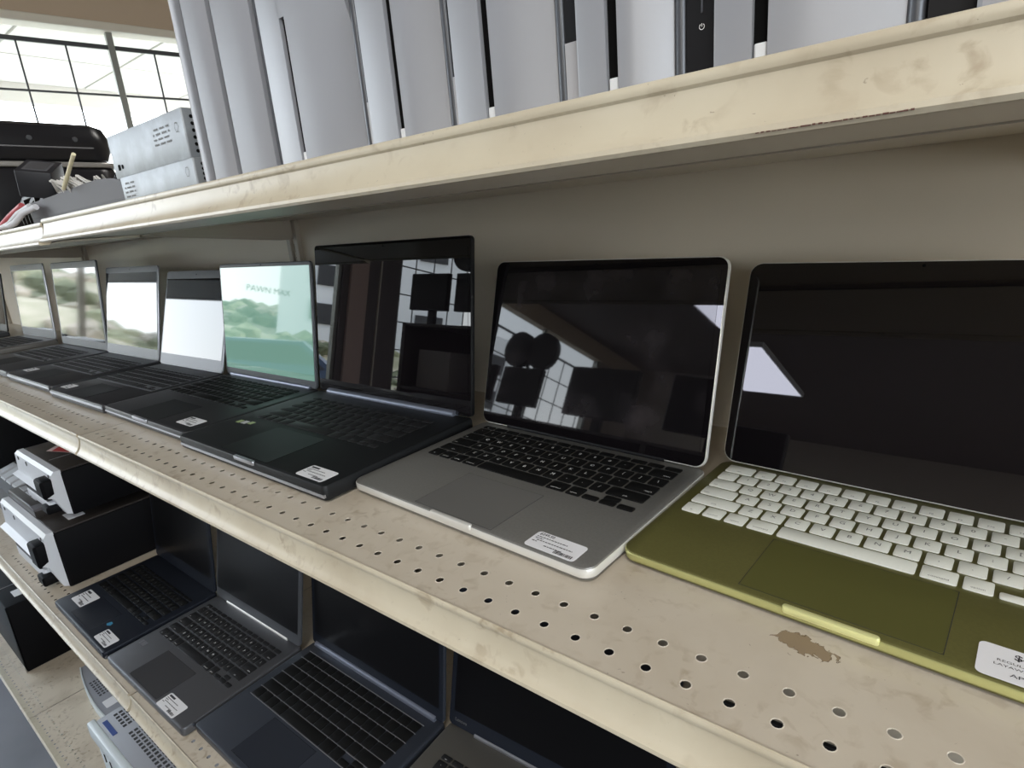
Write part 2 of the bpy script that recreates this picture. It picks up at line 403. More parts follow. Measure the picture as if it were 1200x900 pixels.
def keyboard(root, x0, y0, z, material, ink=None, frow=0.55, frow_wide=False, su=1.0, sv=1.0, joined=False, gap=0.0026, h=0.0012, legend=0.0062, well=None, backlit=False):
    ux, uy = U*su, U*sv
    if well is not None:
        rows_h = (5+frow)*uy
        slab_obj('keyboard_well', 14.5*ux+0.003, rows_h+0.003, 0.0004, 0.003, 0, well, root, (x0-0.003, y0-0.003, z-0.00005))
    lg = MB(); J = MB()
    def key(cx, cy, w, d, s, small=False):
        if joined:
            k, (vs, fs) = key_mesh(w, d, h); J.add([(v[0]+cx, v[1]+cy, v[2]+z) for v in vs], fs)
        else:
            k, (vs, fs) = key_mesh(w, d, h)
            kk = (k, material.name)
            if kk not in _KM: _KM[kk] = mesh('key', vs, fs, 40)
            put('key', _KM[kk], material, root, (cx, cy, z))
        if ink and s:
            zz = z + h + 0.00012
            if len(s) == 1: add_text(lg, s, cx, cy, zz, legend)
            else: add_text(lg, s, cx + (w*0.5-0.0065 if s in ('return', 'delete') else (-w*0.5+0.0055 if s in ('tab', 'caps') else 0)), cy - d*0.28, zz, 0.0030)
    y = y0
    x = x0
    for s, w in FULL:
        key(x + w*ux/2 - gap/2, y + uy/2 - gap/2, w*ux-gap, uy-gap, s); x += w*ux
    hh = (uy-gap)/2 - 0.0003
    key(x + ux/2 - gap/2, y + hh/2, ux-gap, hh, '')
    key(x + ux*1.5 - gap/2, y + hh/2, ux-gap, hh, ''); key(x + ux*1.5 - gap/2, y + hh*1.5 + 0.0006, ux-gap, hh, '')
    key(x + ux*2.5 - gap/2, y + hh/2, ux-gap, hh, '')
    for r in ROWS[1:]:
        y += uy; x = x0
        for s, w in r:
            key(x + w*ux/2 - gap/2, y + uy/2 - gap/2, w*ux-gap, uy-gap, s); x += w*ux
    y += uy; x = x0; fh = frow*uy - gap
    fr = [('esc', 1.5)] + [('F%d' % i, 1) for i in range(1, 13)] + [('', 1)] if frow_wide else [('esc', 14.5/14)] + [('F%d' % i, 14.5/14) for i in range(1, 13)] + [('', 14.5/14)]
    for s, w in fr:
        key(x + w*ux/2 - gap/2, y + fh/2, w*ux-gap, fh, s if frow > 0.8 or not s.startswith('F') else ''); x += w*ux
    if joined: stuff(J.build('keys', material, root, fix=False))
    if ink: stuff(lg.build('key_lettering', ink, root, fix=False))

def price_sticker(root, x, y, w, d, z, texts=None, rz=0.0, label=None, mirror=False):
    s = slab_obj('price_sticker', w, d, 0.0003, 0.0035, 0, M_PAPER, root, (x, y, z), (0, 0, rz), n=4)
    p = MB(); zz = 0.00045
    rnd = random.Random(int((x+y)*1e5))
    if texts:
        for (t, tx, ty, sz, sx_) in texts: add_text(p, t, tx, ty, zz, sz, sx_)
    else:
        p.quad((w*0.06, d*0.78), (w*0.36, d*0.90), zz)
    if texts is None or texts[0][0].startswith('$2'):
        for j, (fx, ln) in enumerate(((0.06, 0.62), (0.06, 0.16), (0.12, 0.72), (0.06, 0.10), (0.34, 0.36))):
            xx = w*fx; yy = d*(0.66 - j*0.105)
            while xx < w*(fx+ln):
                l = rnd.uniform(0.0012, 0.0034); p.quad((xx, yy), (min(xx+l, w*(fx+ln)), yy+d*0.045), zz); xx += l + 0.0006
        xx = w*0.58
        while xx < w*0.92:
            l = rnd.choice((0.0003, 0.0006, 0.0010)); p.quad((xx, d*0.08), (xx+l, d*0.24), zz); xx += l + rnd.choice((0.0003, 0.0006))
    stuff(p.build('sticker_print', M_INK, s, fix=False))
    if label: s['label'] = label
    return s

def laptop(name, label, x, y, z, yaw, Wd, D, H, Hl, tilt, body, lidm, rim, keym, screen, kb, pad=None, pad_m=None, ink=None, r=0.010, bez=(0.006, 0.006, 0.010, 0.010), lid_t=0.005,
           joined=False, feet=0.0015, notch=None, notch_m=None, hinge=None, well=None, edge=None, bezel_m=None, frow=0.55, frow_wide=False, chin_logo=None, su=1.0, sv=1.0, lid_hd=0.006, gap=0.0026, group=None, chin_m=None, lid_x=0.0):
    root = tag(empty(name, (x, y, z), R(yaw)), label, 'laptop', group)
    base = slab_obj('base', Wd, D, H-feet, r, min(0.0035, (H-feet)*0.3), body, root, (0, 0, feet), n=7)
    if edge is not None:     # bright rim line round the deck
        eh = 0.0016
        vs, fs = slab(Wd+0.0004, D+0.0004, (H-feet)*0.62, r, 0.0012, 7)
        put('edge_band', mesh('edge_band', vs, fs, 35), edge, root, (-0.0002, -0.0002, feet+(H-feet)*0.22))
    for fx in (0.03, Wd-0.045):
        for fy in (0.02, D-0.03):
            slab_obj('rubber_foot', 0.016, 0.008, feet+0.0005, 0.003, 0, M_BLACK, root, (fx, fy, 0), n=3)
    keyboard(root, kb[0], kb[1], H+0.0001, keym, ink, frow, frow_wide, su, sv, joined, well=well, gap=gap)
    if pad:
        slab_obj('trackpad', pad[2]-pad[0], pad[3]-pad[1], 0.0003, 0.003, 0, pad_m or body, root, (pad[0], pad[1], H), n=4)
        # recessed joint around the pad
        f = MB(); t = 0.0005; a = (pad[0]-t, pad[1]-t); b = (pad[2]+t, pad[3]+t)
        for q in (((a[0], a[1]), (b[0], a[1]+t)), ((a[0], b[1]-t), (b[0], b[1])), ((a[0], a[1]), (a[0]+t, b[1])), ((b[0]-t, a[1]), (b[0], b[1]))):
            f.quad(q[0], q[1], H+0.00015)
        f.build('trackpad_joint', M_HOLE if edge is None else M_DARK, root, fix=False)
    if notch:
        slab_obj('opening_notch', notch[1]-notch[0], 0.0046, 0.0052, 0.0022, 0.0008, notch_m, root, (notch[0], -0.0018, H-0.0050), n=4)
    # lid, hinged at the back edge
    lid = empty('lid', (lid_x, D-lid_hd, H+0.001), rot=(-R(tilt), 0, 0)); lid.parent = root
    vs, fs = slab(Wd, Hl, lid_t, r, min(0.0016, lid_t*0.35), 7)
    S = Matrix.Rotation(R(90), 4, 'X')           # slab x->x, y->z, z->-y
    sh = put('lid_shell', mesh('lid_shell', [tuple(S @ Vector(v) + Vector((0, lid_t, 0))) for v in vs], fs, 35), rim, lid)
    bl, br_, bt, bb = bez
    def face(nm, x0, z0, x1, z1, yy, rr, mt):
        pts = rrect(x1-x0, z1-z0, rr, 6); return put(nm, mesh(nm, [(x0+p[0], yy, z0+p[1]) for p in pts], [tuple(range(len(pts)))]), mt, lid)
    ri = 0.0014
    face('bezel', ri, ri, Wd-ri, Hl-ri, -0.00025, max(r-ri, 0.001), bezel_m or M_BLACK)
    face('screen', bl, bb, Wd-br_, Hl-bt, -0.0006, 0.0015, screen)
    if chin_m is not None: face('chin_strip', bl, 0.003, Wd-br_, bb-0.002, -0.0007, 0.001, chin_m)
    if hinge:
        MB().cyl((hinge[0], D-0.004, H+0.0012), (hinge[1], D-0.004, H+0.0012), hinge[2], 14).build('hinge_bar', hinge[3], root, smooth=40)
    cam_ = MB().cyl((Wd/2, -0.0005, Hl-bt*0.5), (Wd/2, -0.0009, Hl-bt*0.5), 0.0013, 10).build('webcam', M_HOLE, lid)
    if chin_logo:
        t = MB(); T = Matrix.Rotation(R(90), 4, 'X'); add_text(t, chin_logo[0], 0, 0, 0, chin_logo[2], T=T)
        t.build('maker_mark', chin_logo[3], lid, (chin_logo[1], -0.0009, bb*0.5), fix=False)
    return root, lid

BZ = 'laptops on the middle shelf'
# olive
o, _ = laptop('laptop', 'olive green laptop with white keys, rightmost on the middle shelf', -.2033, .3697, 0, -4.2, .2975, .2064, .012, .206, 18.6,
       M_OLIVE, M_OLIVE, M_ALURIM, M_KEYWHITE, M_GLASS, (0.0125, 0.082), (0.094, 0.006, 0.211, 0.0765), M_OLIVEPAD, M_GREYINK, r=0.013, bez=(0.009, 0.009, 0.010, 0.012), lid_t=0.0045,
       notch=(0.125, 0.181), notch_m=M_OLIVELIP, edge=M_OLIVELIT, frow=1.0, frow_wide=True, gap=0.0028, group=BZ, bezel_m=M_GLASS)
price_sticker(o, 0.2255, 0.0015, 0.058, 0.030, 0.0121, [('$499.99', 0.0275, 0.0232, 0.0072, 1.0), ('REGULAR: $', 0.0185, 0.0165, 0.0030, 1.25), ('LAYAWAY - $A', 0.0200, 0.0125, 0.0030, 1.25), ('APPLE', 0.0215, 0.0060, 0.0042, 1.2)])
# silver
o, _ = laptop('laptop', 'silver aluminium laptop with black keys beside the olive laptop', -.5145, .3440, 0, -3.3, .3095, .2145, .014, .2130, 15.9,
       M_SILVERALU, M_SILVERALU, M_ALURIM, M_KEYBLACK, M_GLASSSM, (0.0185, 0.0945), (0.1035, 0.004, 0.2045, 0.079), M_SILVERPAD, M_WHITEINK, r=0.012, bez=(0.0075, 0.0075, 0.013, 0.013), lid_t=0.006,
       notch=(0.130, 0.184), notch_m=M_ALURIM, edge=M_ALURIM, group=BZ, hinge=(0.045, 0.265, 0.0035, M_BLACK), bezel_m=M_GLASS, lid_hd=0.007)
price_sticker(o, 0.2425, 0.0025, 0.050, 0.0235, 0.0141, [('$249.50', 0.0105, 0.0203, 0.0046, 1.0)])
# big black
M_BLKDECK = mat('black_soft_deck', (0.009, 0.010, 0.011), 0.5, spec=0.3)
M_BLKPAD = mat('black_trackpad', (0.009, 0.0102, 0.011), 0.48, spec=0.3)
M_HINGE = mat('blue_grey_metal', (0.22, 0.24, 0.30), 0.35, 0.6)
M_SEAM = mat('pale_metal_edge', (0.45, 0.46, 0.50), 0.3, 0.8)
o, l = laptop('laptop', 'large black laptop with tall glossy screen, left of the silver laptop', -.8620, .3116, 0, -.4, .3475, .237, .020, .2385, 8.6,
       M_BLKDECK, M_BLACK, M_BLACK, M_KEYCHAR, M_GLASS, (0.038, 0.098), (0.115, 0.006, 0.225, 0.088), M_BLKPAD, None, r=0.006, bez=(0.010, 0.006, 0.014, 0.016), lid_t=0.007,
       notch=(0.159, 0.206), notch_m=M_SEAM, group=BZ, hinge=(0.028, 0.318, 0.0062, M_HINGE), gap=0.0032, bezel_m=M_GLASS, lid_hd=0.004)
MB().box((0.004, -0.0006, 0.006), (0.346, 0.002, 0.0095)).build('front_trim', M_SEAM, o)
price_sticker(o, 0.286, 0.005, 0.049, 0.025, 0.0201)
p = MB(); p.quad((0.026, 0.070), (0.036, 0.080), 0.0203); p.quad((0.052, 0.074), (0.062, 0.083), 0.0203); p.build('green_badge', mat('badge_green', (0.30, 0.38, 0.16), 0.4), o, fix=False)
p = MB(); p.quad((0.038, 0.071), (0.050, 0.081), 0.0203); p.build('white_badge', mat('badge_white', (0.5, 0.5, 0.52), 0.4), o, fix=False)
# green screen
M_CHARDECK = mat('charcoal_deck', (0.022, 0.022, 0.025), 0.42)
M_GREYDECK = mat('slate_deck', (0.060, 0.062, 0.068), 0.38, 0.3)
M_CHIN = mat('grey_chin', (0.14, 0.145, 0.16), 0.4, 0.4)
M_LIDGREY = mat('grey_lid', (0.10, 0.105, 0.115), 0.4, 0.5)
o, l = laptop('laptop', 'charcoal laptop whose lit screen is mint green', -1.1857, .3232, 0, -.2, .315, .229, .018, .217, 8.2,
       M_CHARDECK, M_CHIN, M_LIDGREY, M_KEYBLACK, M_MINT, (0.016, 0.104), (0.10, 0.006, 0.205, 0.078), M_BLKPAD, None, r=0.008, bez=(0.005, 0.005, 0.007, 0.014), lid_t=0.005,
       group=BZ, hinge=(0.02, 0.295, 0.005, M_HINGE), gap=0.003, bezel_m=M_LIDGREY, notch=(0.13, 0.185), notch_m=M_SEAM)
MB().box((0.004, -0.0006, 0.008), (0.311, 0.002, 0.0105)).build('front_trim', M_SEAM, o)
price_sticker(o, 0.247, 0.018, 0.050, 0.026, 0.0181)
# white reflection
o, l = laptop('laptop', 'slim charcoal laptop with a grey chin, second left of the mint screened one' if False else 'charcoal laptop with grey chin, directly left of the mint screened laptop', -1.4681, .3164, 0, 1.0, .283, .222, .018, .213, 17.5,
       M_CHARDECK, M_CHIN, M_SEAM, M_KEYCHAR, M_GLASSSAT, (0.006, 0.088), (0.075, 0.006, 0.178, 0.070), M_BLKPAD, None, r=0.007, bez=(0.005, 0.005, 0.018, 0.026), lid_t=0.005,
       joined=True, group=BZ, gap=0.0034, bezel_m=M_CHIN, well=M_CHIN, su=0.965, sv=0.97)
MB().box((0.004, -0.0006, 0.010), (0.279, 0.002, 0.0145)).build('front_trim', M_SEAM, o)
price_sticker(o, 0.004, 0.018, 0.040, 0.022, 0.0181)
o, l = laptop('laptop', 'grey edged laptop mirroring the hillside, third left of the large black laptop', -1.8177, .3209, 0, .7, .316, .224, .018, .224, 12.4,
       M_CHARDECK, M_CHIN, M_SEAM, M_KEYCHAR, M_GLASSSAT, (0.02, 0.088), (0.09, 0.006, 0.195, 0.074), M_BLKPAD, None, r=0.007, bez=(0.005, 0.005, 0.015, 0.026), lid_t=0.005,
       joined=True, group=BZ, gap=0.0034, bezel_m=M_CHIN, well=M_CHIN)
MB().box((0.004, -0.0006, 0.010), (0.312, 0.002, 0.0145)).build('front_trim', M_SEAM, o)
price_sticker(o, 0.008, 0.03, 0.045, 0.025, 0.0181)
o, l = laptop('laptop', 'dark laptop with grey framed matt screen below the left rail joint', -2.2104, .3224, 0, .3, .374, .228, .018, .243, 6.4,
       M_GREYDECK, M_CHIN, M_LIDGREY, M_KEYCHAR, M_GLASSSAT, (0.045, 0.092), (0.11, 0.006, 0.225, 0.078), M_BLKPAD, None, r=0.007, bez=(0.010, 0.010, 0.018, 0.022), lid_t=0.005,
       joined=True, group=BZ, gap=0.0034, bezel_m=M_CHIN, well=M_CHIN)
price_sticker(o, 0.012, 0.03, 0.045, 0.025, 0.0181)
o, l = laptop('laptop', 'silver edged laptop, second from the left end of the middle shelf', -2.6969, .3392, 0, 1.2, .345, .225, .018, .244, 5.0,
       M_SILVERPAD, M_CHIN, M_SEAM, M_KEYCHAR, M_GLASSSAT, (0.035, 0.092), (0.11, 0.006, 0.225, 0.078), M_SILVERPAD, None, r=0.007, bez=(0.010, 0.010, 0.020, 0.028), lid_t=0.005,
       joined=True, group=BZ, gap=0.0034, bezel_m=M_CHIN, well=M_CHIN)
o, l = laptop('laptop', 'black framed laptop at the left edge of the middle shelf', -3.24, .335, 0, 0, .345, .225, .018, .220, 8.0,
       M_GREYDECK, M_CHIN, M_BLACK, M_KEYCHAR, M_GLASSSAT, (0.035, 0.092), (0.11, 0.006, 0.225, 0.078), M_SILVERPAD, None, r=0.007, bez=(0.010, 0.010, 0.020, 0.028), lid_t=0.005,
       joined=True, group=BZ, gap=0.0034, bezel_m=M_BLACK, well=M_CHIN)
# --- lower shelf
LZ = -.475
BL = 'laptops on the lower shelf'
M_NAVY = mat('navy_black_deck', (0.013, 0.016, 0.024), 0.4, spec=0.3)
M_NAVY2 = mat('blue_slate_deck', (0.040, 0.046, 0.060), 0.36, 0.2)
M_GUNMETAL = mat('gunmetal_deck', (0.125, 0.128, 0.138), 0.36, 0.5)
M_GUNPAD = mat('gunmetal_trackpad', (0.085, 0.087, 0.094), 0.25, 0.4)
o, l = laptop('laptop', 'navy black laptop with two price stickers, leftmost on the lower shelf', -1.5424, .2267, LZ, -.4, .306, .221, .018, .215, 7.2,
       M_NAVY, M_NAVY, M_NAVY, M_KEYBLACK, M_MATTE, (0.018, 0.082), (0.088, 0.010, 0.199, 0.069), mat('navy_trackpad', (0.014, 0.017, 0.025), 0.3), M_GREYINK, r=0.008, bez=(0.010, 0.010, 0.015, 0.030), lid_t=0.006,
       group=BL, frow=0.5, su=0.985, sv=0.93, bezel_m=M_NAVY)
price_sticker(o, 0.026, 0.026, 0.060, 0.039, 0.0181)
price_sticker(o, 0.229, 0.008, 0.061, 0.027, 0.0181)
p = MB(); p.add([(v[0]*0.006+0.212, v[1]*0.005+0.042, 0.0183) for v in [(-1.2, -.6, 0), (.2, -1.1, 0), (1.4, -.2, 0), (.8, 1, 0), (-.6, 1.1, 0)]], [(0, 1, 2, 3, 4)]); p.build('blue_badge', mat('badge_blue', (0.05, 0.25, 0.42), 0.3), o, fix=False)
o, l = laptop('laptop', 'gunmetal grey laptop with long silver hinge on the lower shelf', -1.2232, .2254, LZ, .7, .310, .220, .018, .215, 12.6,
       M_GUNMETAL, M_GUNMETAL, M_LIDGREY, M_KEYCHAR, M_MATTE, (0.017, 0.0875), (0.092, 0.007, 0.203, 0.074), M_GUNPAD, M_WHITEINK, r=0.008, bez=(0.007, 0.007, 0.010, 0.022), lid_t=0.006,
       group=BL, hinge=(0.045, 0.270, 0.0035, M_ALURIM), gap=0.003, bezel_m=M_LIDGREY, notch=(0.0, 0.001), notch_m=M_GUNMETAL)
price_sticker(o, 0.212, 0.002, 0.060, 0.027, 0.0181)
p = MB(); p.quad((0.014, 0.052), (0.019, 0.062), 0.0183); p.quad((0.021, 0.052), (0.034, 0.062), 0.0183); p.build('silver_badge', mat('badge_silver', (0.35, 0.36, 0.4), 0.3, 0.6), o, fix=False)
o, l = laptop('laptop', 'blue slate laptop with black ribbed keys and shiny curled hinge on the lower shelf', -.9100, .2468, LZ, -.2, .342, .226, .018, .222, 9.8,
       M_NAVY2, M_NAVY2, M_NAVY2, M_KEYBLACK, M_MATTE, (0.020, 0.088), (0.103, 0.010, 0.215, 0.081), mat('slate_trackpad', (0.026, 0.030, 0.040), 0.3), None, r=0.008, bez=(0.010, 0.010, 0.012, 0.022), lid_t=0.006,
       group=BL, hinge=(0.012, 0.326, 0.0065, M_HINGE), gap=0.0017, bezel_m=M_NAVY, frow=0.85, su=1.08, sv=1.03, notch=(0.0, 0.001), notch_m=M_NAVY2)
rl = MB()
for j in range(7):
    yy = 0.088 - 0.0012 + j*U*1.03 if j < 6 else 0.088 + (5.85)*U*1.03
    rl.box((0.018, yy-0.0006, 0.0180), (0.018+14.5*U*1.08+0.002, yy+0.0003, 0.0192))
rl.build('keyboard_grid', mat('grid_grey', (0.17, 0.17, 0.18), 0.4), o)
o, l = laptop('laptop', 'olive brown laptop with a maker name under its black screen, rightmost on the lower shelf', -.5520, .2480, LZ, 3.0, .345, .232, .018, .220, 15,
       mat('brown_grey_deck', (0.115, 0.108, 0.095), 0.4, 0.3), M_NAVY, M_NAVY, M_KEYCHAR, M_MATTE, (0.030, 0.078), (0.11, 0.008, 0.22, 0.070), M_GUNPAD, M_WHITEINK, r=0.008, bez=(0.010, 0.010, 0.012, 0.024), lid_t=0.006,
       group=BL, hinge=(0.050, 0.290, 0.0040, M_SEAM), bezel_m=M_NAVY, chin_logo=('Lenovo', 0.024, 0.0075, M_GREYINK), notch=(0.0, 0.001), notch_m=M_NAVY)
o, l = laptop('laptop', 'black laptop peeping out at the bottom right under the middle shelf', -.1900, .2560, LZ, 0, .345, .232, .018, .220, 8,
       M_CHARDECK, M_BLACK, M_BLACK, M_KEYCHAR, M_MATTE, (0.030, 0.078), (0.11, 0.008, 0.22, 0.070), M_GUNPAD, None, r=0.008, bez=(0.010, 0.010, 0.012, 0.024), lid_t=0.006, group=BL, bezel_m=M_BLACK, joined=True)

# ------------------------------------------------------------------ PC towers on the top shelf
TZ = 0.3284
M_TSIL = mat('tower_silver', (0.34, 0.345, 0.365), 0.42, 0.3, noise=(2.2, (0.30, 0.305, 0.325), 0.4, 0.7))
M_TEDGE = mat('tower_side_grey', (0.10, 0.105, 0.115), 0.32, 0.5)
M_TBODY = mat('tower_case', (0.10, 0.10, 0.105), 0.5, 0.3)
M_KEYL = mat('slot_tab', (0.72, 0.73, 0.74), 0.35)
def tower(x0, x1, slot, label, strip_w=0.012, power=False, y=0.31, low_grey=True, depth=0.33, h=0.355):
    t = tag(empty('computer_tower', (x0, y, TZ)), label, 'computer', 'silver computer towers')
    w = x1-x0
    zt = h; zs = 0.1105
    def panel(nm, prof_lo, prof_hi):
        n = len(prof_lo); mb = MB(); zl = [(0.002, prof_lo), (zs-0.022, prof_lo), (zs+0.012, prof_hi), (zt, prof_hi)]
        vs = []
        for z, pr in zl: vs += [(a, b, z) for a, b in pr]
        fs = [(j*n+i, j*n+(i+1) % n, (j+1)*n+(i+1) % n, (j+1)*n+i) for j in range(3) for i in range(n)] + [tuple(reversed(range(n))), tuple(range(3*n, 4*n))]
        mb.add(vs, fs); return mb.build(nm, M_TSIL, t, smooth=30)
    e = 0.0016; we = w - 0.0068
    if slot:
        s0 = slot - x0 - 0.0045; s1 = slot - x0 + 0.0025
        left = [(0, 0.022), (0, e), (e*0.3, e*0.3), (e, 0), (s0, 0), (s0, 0.022)]
        panel('left_front_panel', left, left)
        k = 8; lo = [(s1, 0.022), (s1, 0)]; hi = [(s1, 0.022), (s1, 0)]
        for i in range(1, k+1):
            f = i/k; xx = s1 + (we-s1)*f
            lo.append((xx, 0.0105*max(0, (f-0.25)/0.75)**1.3)); hi.append((xx, 0.0015*f*f))
        lo += [(we, 0.022)]; hi += [(we, 0.022)]
        panel('curved_front_panel', lo, hi)
        MB().box((s0-0.001, 0.0036, 0.004), (s1+0.001, 0.020, zs)).build('disc_slot', M_HOLE, t)
        MB().box((s0-0.0005, 0.0, zs), (s1+0.0005, 0.021, zt)).build('slot_cap', M_TSIL, t)
        MB().box((s0+0.0006, 0.0012, 0.002), (s1-0.0004, 0.006, 0.0115), 0.0008).build('eject_button', M_KEYL, t)
    else:
        pr = [(0, 0.022), (0, e), (e, 0), (we*0.55, 0.0004), (we*0.8, 0.002), (we, 0.0055), (we, 0.022)]
        panel('front_panel', pr, pr)
    MB().cyl((w-0.0035, 0.0118, 0.001), (w-0.0035, 0.0118, zt), 0.0036, 16).build('side_trim', M_TEDGE, t, smooth=50)
    # recessed port strip on its left
    sx0 = -strip_w
    zb = 0.036 if low_grey else 0.0
    st = MB().box((sx0, 0.0085, zb), (0.001, 0.030, zt)).build('port_strip', M_BLACK, t)
    if low_grey: MB().box((sx0, 0.0075, 0.002), (0.001, 0.030, zb)).build('port_strip_foot', mat('strip_foot', (0.45, 0.45, 0.47), 0.4), t)
    if power:
        pm = MB(); cx = sx0*0.52; cz = 0.0262
        for i in range(14):
            a0 = R(90+30 + i*300/14); a1 = R(90+30+(i+1)*300/14); r0, r1 = 0.0011, 0.0014
            pm.add([(cx+r0*math.cos(a0), 0.0082, cz+r0*math.sin(a0)), (cx+r1*math.cos(a0), 0.0082, cz+r1*math.sin(a0)), (cx+r1*math.cos(a1), 0.0082, cz+r1*math.sin(a1)), (cx+r0*math.cos(a1), 0.0082, cz+r0*math.sin(a1))], [(0, 1, 2, 3)])
        pm.add([(cx-.00015, .0082, cz), (cx+.00015, .0082, cz), (cx+.00015, .0082, cz+.0015), (cx-.00015, .0082, cz+.0015)], [(0, 1, 2, 3)])
        pm.build('power_symbol', M_WHITEINK, st, fix=False)
        MB().box((cx-0.0005, 0.0079, cz+0.006), (cx+0.0005, 0.0087, cz+0.021), 0.0002).build('status_light', M_TEDGE, st)
    else:
        for k in range(3):
            zc = 0.058 + k*0.022
            MB().box((sx0*0.7, 0.0079, zc), (sx0*0.7+0.0035, 0.0087, zc+0.011), 0.0004).build('port', M_TEDGE, st)
            MB().box((sx0*0.7+0.001, 0.0075, zc+0.002), (sx0*0.7+0.0025, 0.0081, zc+0.009)).build('port_tongue', M_HOLE, st)
    MB().box((-strip_w*0.9, 0.030, 0.0), (w-0.0002, 0.022+depth, zt), 0.002).build('case', M_TBODY, t)
    return t
tower(-.6270, -.6165, None, 'thin dark edged computer tower, leftmost, beside the stacked metal boxes', 0.004, low_grey=False)
tower(-.6055, -.5640, None, 'narrow silver computer tower, second from the stacked metal boxes', 0.010)
tower(-.5545, -.4960, None, 'plain faced silver computer tower without a slot, third from the stacked metal boxes', 0.009)
tower(-.4850, -.3735, -.4507, 'widest silver computer tower, its slot ending low', 0.010)
tower(-.3635, -.2850, -.330, 'silver slotted computer tower standing over the large black laptop', 0.0095)
tower(-.277, -.1975, -.248, 'silver computer tower with scratched scuff line standing over the silver laptop', 0.0075)
tower(-.1856, -.1265, -.1629, 'silver slotted computer tower left of the black strip with power symbol', 0.0115)
tower(-.1101, -.0265, -.0877, 'silver computer tower with a power symbol on its black strip', 0.0160, power=True, low_grey=False)
tower(-.0099, .070, None, 'silver computer tower at the right end of the top shelf', 0.0160, low_grey=False)

# ------------------------------------------------------------------ stacked metal boxes (left of the towers)
M_GALV = mat('galvanised_steel', (0.30, 0.32, 0.34), 0.45, 0.3, noise=(28, (0.38, 0.41, 0.44), 0.45, 0.65))
def metal_box(x, y, z, w, d, h, rz, label, marks):
    b = tag(empty('power_supply', (x, y, z), rz), label, 'power supply', 'stacked metal power supplies')
    MB().box((0, 0, 0), (w, d, h), 0.0012).build('case', M_GALV, b, smooth=40)
    hl = MB()
    for i in range(7):
        for j in range(6):
            cy = 0.010 + i*0.0075; cz = h*0.16 + j*h*0.135
            hl.cyl((w-0.0005, cy, cz), (w+0.0004, cy, cz), 0.0021, 8)
    stuff(hl.build('vent_holes', M_HOLE, b))
    k = MB()
    for (mx, mz, mw, mh) in marks: k.add([(mx, -0.0004, mz), (mx+mw, -0.0004, mz), (mx+mw, -0.0004, mz+mh), (mx, -0.0004, mz+mh)], [(0, 1, 2, 3)])
    stuff(k.build('printed_marks', M_GREYINK, b, fix=False))
    rg = MB()
    for i in range(6):
        a0 = 2*PI*i/6; a1 = 2*PI*(i+1)/6
        for r0, r1 in ((0.0042, 0.0050),):
            c = (w-0.018, h*0.66)
            rg.add([(c[0]+r0*math.cos(a0), -0.0005, c[1]+r0*math.sin(a0)*1.2), (c[0]+r1*math.cos(a0), -0.0005, c[1]+r1*math.sin(a0)*1.2), (c[0]+r1*math.cos(a1), -0.0005, c[1]+r1*math.sin(a1)*1.2), (c[0]+r0*math.cos(a1), -0.0005, c[1]+r0*math.sin(a1)*1.2)], [(0, 1, 2, 3)])
    rg.build('outlined_hexagon', M_GREYINK, b, fix=False)
    return b
fine = [(0.140+0.0042*i, 0.040-0.0055*j, 0.0032, 0.0022) for i in range(11) for j in range(4) if (i*7+j*5) % 4]
b = metal_box(-.942, .345, TZ+0.040, .222, .11, .0545, R(0), 'galvanised metal power supply on top of the stack of two', fine)
MB().box((0.016, -0.0006, 0.010), (0.022, 0.001, 0.017)).build('socket', M_HOLE, b); MB().cyl((0.030, -0.0006, 0.0135), (0.030, 0.001, 0.0135), 0.0028, 10).build('round_socket', M_HOLE, b)
fine = [(0.010+0.0042*i, 0.030-0.0055*j, 0.0032, 0.0022) for i in range(8) for j in range(4) if (i*5+j*3) % 4]
metal_box(-.918, .340, TZ, .212, .11, .0398, R(0), 'metal power supply underneath, bottom of the stack of two', fine)

# ------------------------------------------------------------------ clutter at the left end of the top shelf
M_GREYPL = mat('grey_plastic', (0.085, 0.08, 0.088), 0.6)
g = tag(empty('grey_receiver', (-1.36, .345, TZ)), 'low grey plastic box with a seam, under the black power adapter', 'electronics')
prof = [(0, 0), (0.46, 0), (0.46, 0.030), (0.445, 0.036), (0.40, 0.044), (0.35, 0.048), (0.29, 0.0475), (0.20, 0.045), (0.10, 0.043), (0.0, 0.042)]
vs = [(a, 0, c) for a, c in prof] + [(a, 0.13, c) for a, c in prof]; n = len(prof)
MB().add(vs, [(i, (i+1) % n, n+(i+1) % n, n+i) for i in range(n)] + [tuple(range(n)), tuple(reversed(range(n, 2*n)))]).build('housing', M_GREYPL, g)
MB().box((0.0, -0.0006, 0.0155), (0.46, 0.001, 0.0165)).build('seam', M_DARK, g)
a = tag(empty('power_adapter', (-1.3065, .3224, .3787)), 'black block power adapter with an embossed top label, on the grey box', 'adapter')
a.rotation_mode = 'QUATERNION'; a.rotation_quaternion = Matrix.Rotation(Vector((0.255, 0.323, 0.984)).length, 3, Vector((0.255, 0.323, 0.984))).to_quaternion()
vs, fs = slab(0.0523, 0.0704, 0.0447, 0.003, 0.0012, 3)
put('housing', mesh('housing', vs, fs, 35), mat('adapter_plastic', (0.018, 0.018, 0.021), 0.5), a)
MB().box((0.008, 0.010, 0.0440), (0.044, 0.060, 0.0450)).build('rating_plate', mat('rating_plate_grey', (0.10, 0.10, 0.11), 0.5), a)
MB().box((0.012, 0.015, 0.0446), (0.040, 0.055, 0.0453)).build('embossed_text_area', M_TBODY, a)
w_ = MB()
rnd = random.Random(3)
